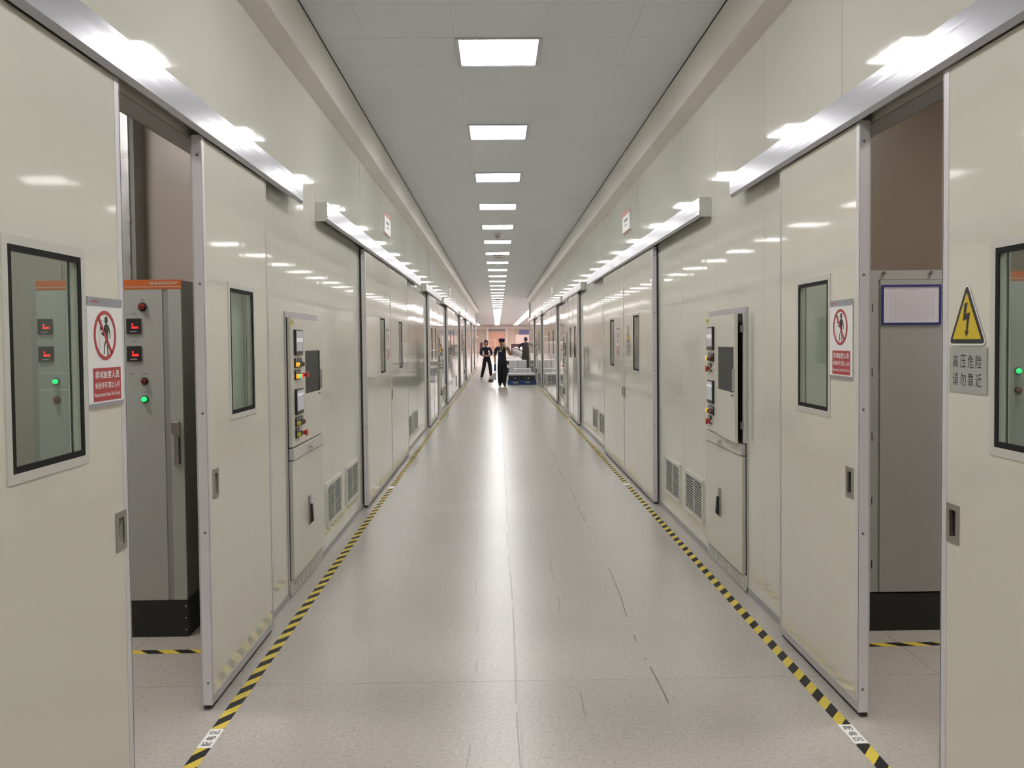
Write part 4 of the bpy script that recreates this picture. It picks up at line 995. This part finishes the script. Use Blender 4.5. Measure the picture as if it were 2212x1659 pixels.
for i in range(2):
    for j in range(2): carton(0.50 + i * 0.375, 37.25, 0.165 + j * 0.31, 0.365, 1.0, 0.30, '%s white carton in the taller stack behind the nearest pallet' % ('lower' if j == 0 else 'upper'), 'white cartons taller stack')
for k, (x, y, n) in enumerate(((0.36, 36.0, 1), (0.36, 41.0, 1), (0.40, 44.5, 2), (0.42, 48.2, 2), (0.45, 52, 2))):
    W = 0.5 if y < 38 else (0.62 if y < 42 else 0.9)
    if y == 36.0: W = 0.11
    if y == 36.0: continue
    pallet(x, y, W, 1.1, 'blue pallet further back carrying black cases', 'far pallets')
    for j in range(n): unit_box(x + 0.03, y + 0.03, 0.165 + 0.24 * j, W - 0.06, 1.0, 0.24, 'black case with white lid on a pallet further back', 'cases on far pallets')
unit_box(1.12, 35.9, 0, 0.30, 1.0, 0.30, 'black case with white lid standing on the floor by the wall', None)

# ------------------------------------------------------------ people
def skin_body(name, chains, parent, mats, pick, sub=1):
    """chains: list of lists of (x,y,z,r); points within 1 mm are shared"""
    vs, rs, es = [], [], []
    def vid(p):
        for i, q in enumerate(vs):
            if (Vector(q) - Vector(p[:3])).length < 0.001: return i
        vs.append(tuple(p[:3])); rs.append(p[3]); return len(vs) - 1
    for ch in chains:
        ids = [vid(p) for p in ch]
        for a, b in zip(ids, ids[1:]): es.append((a, b))
    me = bpy.data.meshes.new(name); me.from_pydata(vs, es, [])
    o = bpy.data.objects.new(name, me); C.objects.link(o)
    sk = o.modifiers.new('skin', 'SKIN'); sk.use_smooth_shade = True; sk.branch_smoothing = 0.6
    for i, d in enumerate(me.skin_vertices[0].data):
        d.radius = (rs[i], rs[i]) if not isinstance(rs[i], tuple) else rs[i]
        d.use_root = (i == 0)
    sb = o.modifiers.new('sub', 'SUBSURF'); sb.levels = sub; sb.render_levels = sub
    dg = bpy.context.evaluated_depsgraph_get(); dg.update()
    m2 = bpy.data.meshes.new_from_object(o.evaluated_get(dg)); bpy.data.objects.remove(o); bpy.data.meshes.remove(me)
    m2.materials.clear()
    for m in mats: m2.materials.append(MATS[m])
    for p in m2.polygons: p.material_index = pick(p.center); p.use_smooth = True
    m2.name = name
    return place(name, m2, parent)
def hand(p, d, side_v, curl=0.5):
    """palm and five fingers from wrist p along d"""
    p, d, s = Vector(p), Vector(d).normalized(), Vector(side_v).normalized(); nrm = d.cross(s)
    palm = p + d * 0.075; ch = [[(*p, 0.026), (*palm, 0.034)]]
    for i, (off, ln) in enumerate(((-0.030, 0.070), (-0.011, 0.080), (0.009, 0.076), (0.028, 0.060))):
        k = palm + s * off + d * 0.02; m = k + (d * 0.8 + nrm * curl) * ln * 0.5; e = m + (d * 0.5 + nrm * (curl + 0.4)) * ln * 0.5
        ch.append([(*palm, 0.034), (*k, 0.011), (*m, 0.010), (*e, 0.008)])
    t = p + d * 0.03 - s * 0.035; ch.append([(*palm, 0.034), (*(t + d * 0.02), 0.013), (*(t + d * 0.06 - s * 0.012), 0.010)])
    return ch
def head_parts(parent, c, look, cap=None, hairm='hair'):
    """face features, hair or cap on a head centred at c looking along look (horizontal)"""
    c = Vector(c); l = Vector(look).normalized(); s = l.cross(Vector((0, 0, 1))).normalized(); u = Vector((0, 0, 1))
    for k in (-1, 1):
        p = c + l * 0.092 + s * 0.032 * k + u * 0.012
        MB().tube(p, p + l * 0.008, 0.009, 8).build('eye', 'hair', parent)
        p = c + s * 0.080 * k - u * 0.005
        MB().tube(p, p + s * k * 0.014 - l * 0.01, 0.026, 8, r2=0.018).build('ear', 'skin', parent)
    p = c + l * 0.090; MB().tube(p + u * 0.01, p - u * 0.03 + l * 0.022, 0.008, 8, r2=0.015).build('nose', 'skin', parent)
    p = c + l * 0.090 - u * 0.055; MB().tube(p - s * 0.022, p + s * 0.022, 0.006, 6).build('mouth', 'maroon_cap', parent)
    bm = bmesh.new(); bmesh.ops.create_uvsphere(bm, u_segments=16, v_segments=10, radius=1)
    for v in bm.verts:
        q = v.co.copy()
        v.co = c + s * q.x * 0.092 + l * (q.y * 0.108 - 0.012) + u * (q.z * 0.118 + 0.030)
        if cap is None and q.y > 0.35 and q.z < 0.45: v.co -= l * 0.06 * (q.y)
        if q.z < -0.1 and cap: v.co.z = c.z + 0.012
    bmesh.ops.recalc_face_normals(bm, faces=bm.faces)
    me = bpy.data.meshes.new('hair'); bm.to_mesh(me); bm.free(); me.materials.append(MATS[hairm]); me.shade_smooth()
    place('hair', me, parent)
    if cap:
        mb = MB()
        n = 18; rings = [(0.100, 0.020), (0.106, 0.060), (0.112, 0.105), (0.098, 0.132), (0.02, 0.142)]
        for (r1, z1), (r2, z2) in zip(rings, rings[1:]):
            for i in range(n):
                a, b = 2 * PI * i / n, 2 * PI * (i + 1) / n
                P = lambda r_, t, z: tuple(c + s * r_ * math.cos(t) + l * (r_ * 1.12 * math.sin(t) - 0.008) + u * z)
                mb.poly([P(r1, a, z1), P(r1, b, z1), P(r2, b, z2), P(r2, a, z2)])
        mb.build('cap', cap, parent)
# man walking towards the viewer, hand at his face, wearing a cap
r = tag(empty('person', (0.165, 30.9, 0)), 'person in dark clothes and flat dark cap, hand raised to face, lanyard round the neck', 'person')
spine = [(0, 0, 0.90, 0.175), (0, 0, 1.05, 0.178), (0.0, 0, 1.22, 0.185), (0.0, 0, 1.36, 0.125), (0, 0, 1.42, 0.060), (-0.005, -0.01, 1.475, 0.060), (-0.01, -0.02, 1.52, 0.082), (-0.01, -0.02, 1.58, 0.088), (-0.01, -0.01, 1.62, 0.06)]
lr = [(0, 0, 0.90, 0.175), (-0.075, 0, 0.78, 0.115), (-0.075, -0.03, 0.47, 0.100), (-0.075, 0.02, 0.13, 0.088), (-0.085, -0.03, 0.05, 0.050), (-0.095, -0.17, 0.035, 0.038)]
ll = [(0, 0, 0.90, 0.175), (0.075, 0, 0.78, 0.115), (0.075, -0.06, 0.47, 0.100), (0.07, -0.05, 0.13, 0.088), (0.085, -0.10, 0.05, 0.050), (0.10, -0.24, 0.035, 0.038)]
# image-left arm hangs, image-right arm is raised to the face
al = [(0, 0, 1.36, 0.120), (-0.20, 0, 1.34, 0.072), (-0.255, 0.01, 1.08, 0.050), (-0.245, -0.05, 0.86, 0.036)]
ar = [(0, 0, 1.36, 0.120), (0.20, 0, 1.34, 0.072), (0.30, -0.13, 1.10, 0.052), (0.17, -0.25, 1.33, 0.038), (0.10, -0.215, 1.42, 0.032)]
chs = [spine, lr, ll, al, ar] + hand((-0.245, -0.05, 0.86), (0.05, -0.15, -1), (0, 1, 0.1)) + hand((0.10, -0.215, 1.42), (-0.35, 0.25, 0.9), (0.9, 0, 0.3))
def seg_d(c, a, b):
    a, b = Vector(a), Vector(b); t = max(0, min(1, (c - a).dot(b - a) / (b - a).length_squared)); return (c - a - t * (b - a)).length
def pick1(c):
    if c.z > 1.44: return 0
    if c.z < 0.09: return 3
    if c.x < -0.20 and c.z < 1.10: return 0
    if seg_d(c, (0.28, -0.15, 1.14), (0.17, -0.25, 1.33)) < 0.062 and c.y < -0.09: return 0
    if seg_d(c, (0.17, -0.25, 1.33), (0.06, -0.20, 1.50)) < 0.060 and c.y < -0.165: return 0
    return 1 if c.z > 0.86 else 2
body = skin_body('body', chs, r, ['skin', 'navy', 'trouser', 'shoe'], pick1)
head_parts(r, (-0.01, -0.02, 1.555), (-0.45, -1, 0), cap='navy')
MB().tube((-0.07, -0.10, 1.43), (-0.035, -0.175, 1.24), 0.006).tube((0.06, -0.10, 1.43), (-0.02, -0.175, 1.24), 0.006).build('lanyard', 'lanyard', r)
MB().box(-0.10, -0.035, -0.178, -0.17, 1.225, 1.245).build('badge_clip', 'paper', r)
MB().poly([(-0.035, -0.125, 1.43), (0.035, -0.125, 1.43), (0.0, -0.168, 1.36)]).build('open_collar', 'skin', r)
# tool in his lowered hand
q = tag(empty('carried_tool', (-0.105, 30.80, 0.0)), 'light grey wedge-shaped tool with black and blue handle held by person in cap', 'tool')
MB().tube((0.025, 0, 0.80), (0.02, 0, 0.66), 0.035, 10).build('grip', 'black_plastic', q)
MB().box(-0.02, 0.06, -0.05, 0.05, 0.55, 0.66).build('blue_block', 'tool_blue', q, bevel=0.01)
MB().hexa([(-0.22, -0.08, 0.29), (0.06, -0.08, 0.22), (0.06, 0.08, 0.22), (-0.22, 0.08, 0.29), (-0.20, -0.08, 0.33), (0.06, -0.08, 0.55), (0.06, 0.08, 0.55), (-0.20, 0.08, 0.33)]).build('wedge_body', 'tool_grey', q, bevel=0.015)
MB().box(-0.22, -0.04, -0.07, 0.07, 0.16, 0.262).build('dark_foot', 'machine_dark', q, bevel=0.02)

# second person with crossed hands, striding behind
r = tag(empty('person', (-0.47, 37.0, 0)), 'bare-headed person in dark clothes with hands together, striding behind the person in cap', 'person')
spine = [(0.02, 0, 0.90, 0.135), (0.02, 0, 1.05, 0.125), (0.0, 0, 1.20, 0.145), (-0.01, 0, 1.31, 0.11), (-0.01, 0, 1.36, 0.055), (0.0, -0.01, 1.42, 0.058), (0.0, -0.02, 1.47, 0.080), (0.0, -0.02, 1.54, 0.086), (0, -0.01, 1.59, 0.06)]
lr = [(0.02, 0, 0.90, 0.135), (-0.06, 0, 0.82, 0.105), (-0.11, -0.02, 0.47, 0.082), (-0.20, 0.02, 0.11, 0.066), (-0.205, -0.01, 0.05, 0.050), (-0.24, -0.12, 0.035, 0.036)]
ll = [(0.02, 0, 0.90, 0.135), (0.11, 0, 0.82, 0.105), (0.17, -0.05, 0.47, 0.082), (0.20, -0.10, 0.11, 0.066), (0.20, -0.14, 0.05, 0.050), (0.16, -0.26, 0.035, 0.036)]
al = [(-0.01, 0, 1.31, 0.11), (-0.19, 0, 1.28, 0.066), (-0.24, -0.02, 1.04, 0.050), (-0.05, -0.17, 0.985, 0.034)]
ar = [(-0.01, 0, 1.31, 0.11), (0.18, 0, 1.28, 0.066), (0.24, -0.02, 1.05, 0.050), (0.10, -0.17, 0.995, 0.034)]
chs = [spine, lr, ll, al, ar] + hand((-0.05, -0.17, 0.985), (1, -0.2, 0), (0, 0, 1)) + hand((0.10, -0.17, 0.995), (-1, -0.3, 0), (0, 0, 1))
def pick2(c):
    if c.z > 1.375: return 0
    if c.z < 0.09: return 3
    if c.y < -0.115 and 0.9 < c.z < 1.08: return 0
    return 1 if c.z > 0.90 else 2
skin_body('body', chs, r, ['skin', 'navy', 'trouser', 'shoe_light'], pick2)
head_parts(r, (0.0, -0.02, 1.515), (0.15, -1, 0))
# worker standing at the conveyor, seen from behind
r = tag(empty('person', (1.60 - 0.06, 46.2, 0)), 'person in navy top and long dark apron leaning over the conveyor, back turned', 'person')
r.location = (1.50, 45.9, 0); r.scale = (1.07, 1.07, 1.07)
spine = [(0, 0, 0.92, 0.16), (0, 0.0, 1.08, 0.15), (0, 0.05, 1.24, 0.165), (0, 0.10, 1.36, 0.115), (0, 0.13, 1.42, 0.056), (0, 0.17, 1.50, 0.085), (0, 0.18, 1.58, 0.088), (0, 0.18, 1.63, 0.06)]
lr = [(0, 0, 0.92, 0.16), (-0.09, 0, 0.80, 0.11), (-0.10, 0, 0.47, 0.09), (-0.10, 0, 0.11, 0.075), (-0.10, 0.03, 0.05, 0.055), (-0.10, 0.16, 0.035, 0.036)]
ll = [(0, 0, 0.92, 0.16), (0.09, 0, 0.80, 0.11), (0.10, 0, 0.47, 0.09), (0.10, 0, 0.11, 0.075), (0.10, 0.03, 0.05, 0.055), (0.10, 0.16, 0.035, 0.036)]
al = [(0, 0.10, 1.36, 0.115), (-0.20, 0.10, 1.34, 0.070), (-0.36, 0.22, 1.20, 0.052), (-0.30, 0.48, 1.12, 0.036)]
ar = [(0, 0.10, 1.36, 0.115), (0.20, 0.10, 1.34, 0.070), (0.30, 0.20, 1.14, 0.052), (0.20, 0.46, 1.06, 0.036)]
chs = [spine, lr, ll, al, ar] + hand((-0.30, 0.48, 1.12), (0.1, 1, -0.3), (1, 0, 0)) + hand((0.20, 0.46, 1.06), (-0.1, 1, -0.3), (1, 0, 0))
skin_body('body', chs, r, ['skin', 'navy', 'trouser', 'shoe'], lambda c: 0 if c.z > 1.44 or (c.y > 0.32 and c.z > 1.0) else (3 if c.z < 0.09 else (1 if c.z > 0.95 else 2)))
head_parts(r, (0, 0.18, 1.55), (0, 1, 0))
mb = MB(); n = 20
for (r1, z1), (r2, z2) in zip([(0.23, 0.16), (0.215, 0.55), (0.185, 0.95), (0.175, 1.22)], [(0.215, 0.55), (0.185, 0.95), (0.175, 1.22), (0.17, 1.24)]):
    for i in range(n):
        a, b = 2 * PI * i / n, 2 * PI * (i + 1) / n
        P = lambda q, t, z: (q * math.cos(t), q * 0.8 * math.sin(t) + max(0, z - 1.0) * 0.2, z)
        mb.poly([P(r1, a, z1), P(r1, b, z1), P(r2, b, z2), P(r2, a, z2)])
mb.build('long_apron', 'apron', r, smooth=True)
# another worker reaching across further back
r = tag(empty('person', (2.75, 58.0, 0)), 'person in navy behind the conveyor reaching over the units', 'person')
spine = [(0, 0, 0.92, 0.15), (-0.02, 0, 1.08, 0.145), (-0.08, 0, 1.24, 0.16), (-0.13, 0, 1.36, 0.11), (-0.17, 0, 1.42, 0.056), (-0.22, 0, 1.50, 0.085), (-0.24, 0, 1.58, 0.088), (-0.24, 0, 1.62, 0.06)]
lr = [(0, 0, 0.92, 0.15), (0, -0.09, 0.80, 0.11), (0, -0.10, 0.47, 0.09), (0, -0.10, 0.11, 0.075), (-0.03, -0.10, 0.05, 0.055), (-0.16, -0.10, 0.035, 0.036)]
ll = [(0, 0, 0.92, 0.15), (0, 0.09, 0.80, 0.11), (0, 0.10, 0.47, 0.09), (0, 0.10, 0.11, 0.075), (-0.03, 0.10, 0.05, 0.055), (-0.16, 0.10, 0.035, 0.036)]
al = [(-0.13, 0, 1.36, 0.11), (-0.12, -0.20, 1.33, 0.070), (-0.36, -0.24, 1.22, 0.052), (-0.60, -0.20, 1.20, 0.036)]
ar = [(-0.13, 0, 1.36, 0.11), (-0.12, 0.20, 1.33, 0.070), (-0.36, 0.24, 1.20, 0.052), (-0.58, 0.18, 1.18, 0.036)]
chs = [spine, lr, ll, al, ar] + hand((-0.60, -0.20, 1.20), (-1, 0, -0.3), (0, 1, 0)) + hand((-0.58, 0.18, 1.18), (-1, 0, -0.3), (0, 1, 0))
skin_body('body', chs, r, ['skin', 'navy', 'trouser', 'shoe'], lambda c: 0 if c.z > 1.44 or (c.x < -0.42 and c.z > 1.0) else (3 if c.z < 0.09 else (1 if c.z > 0.95 else 2)))
head_parts(r, (-0.23, 0, 1.55), (-1, -0.2, 0))
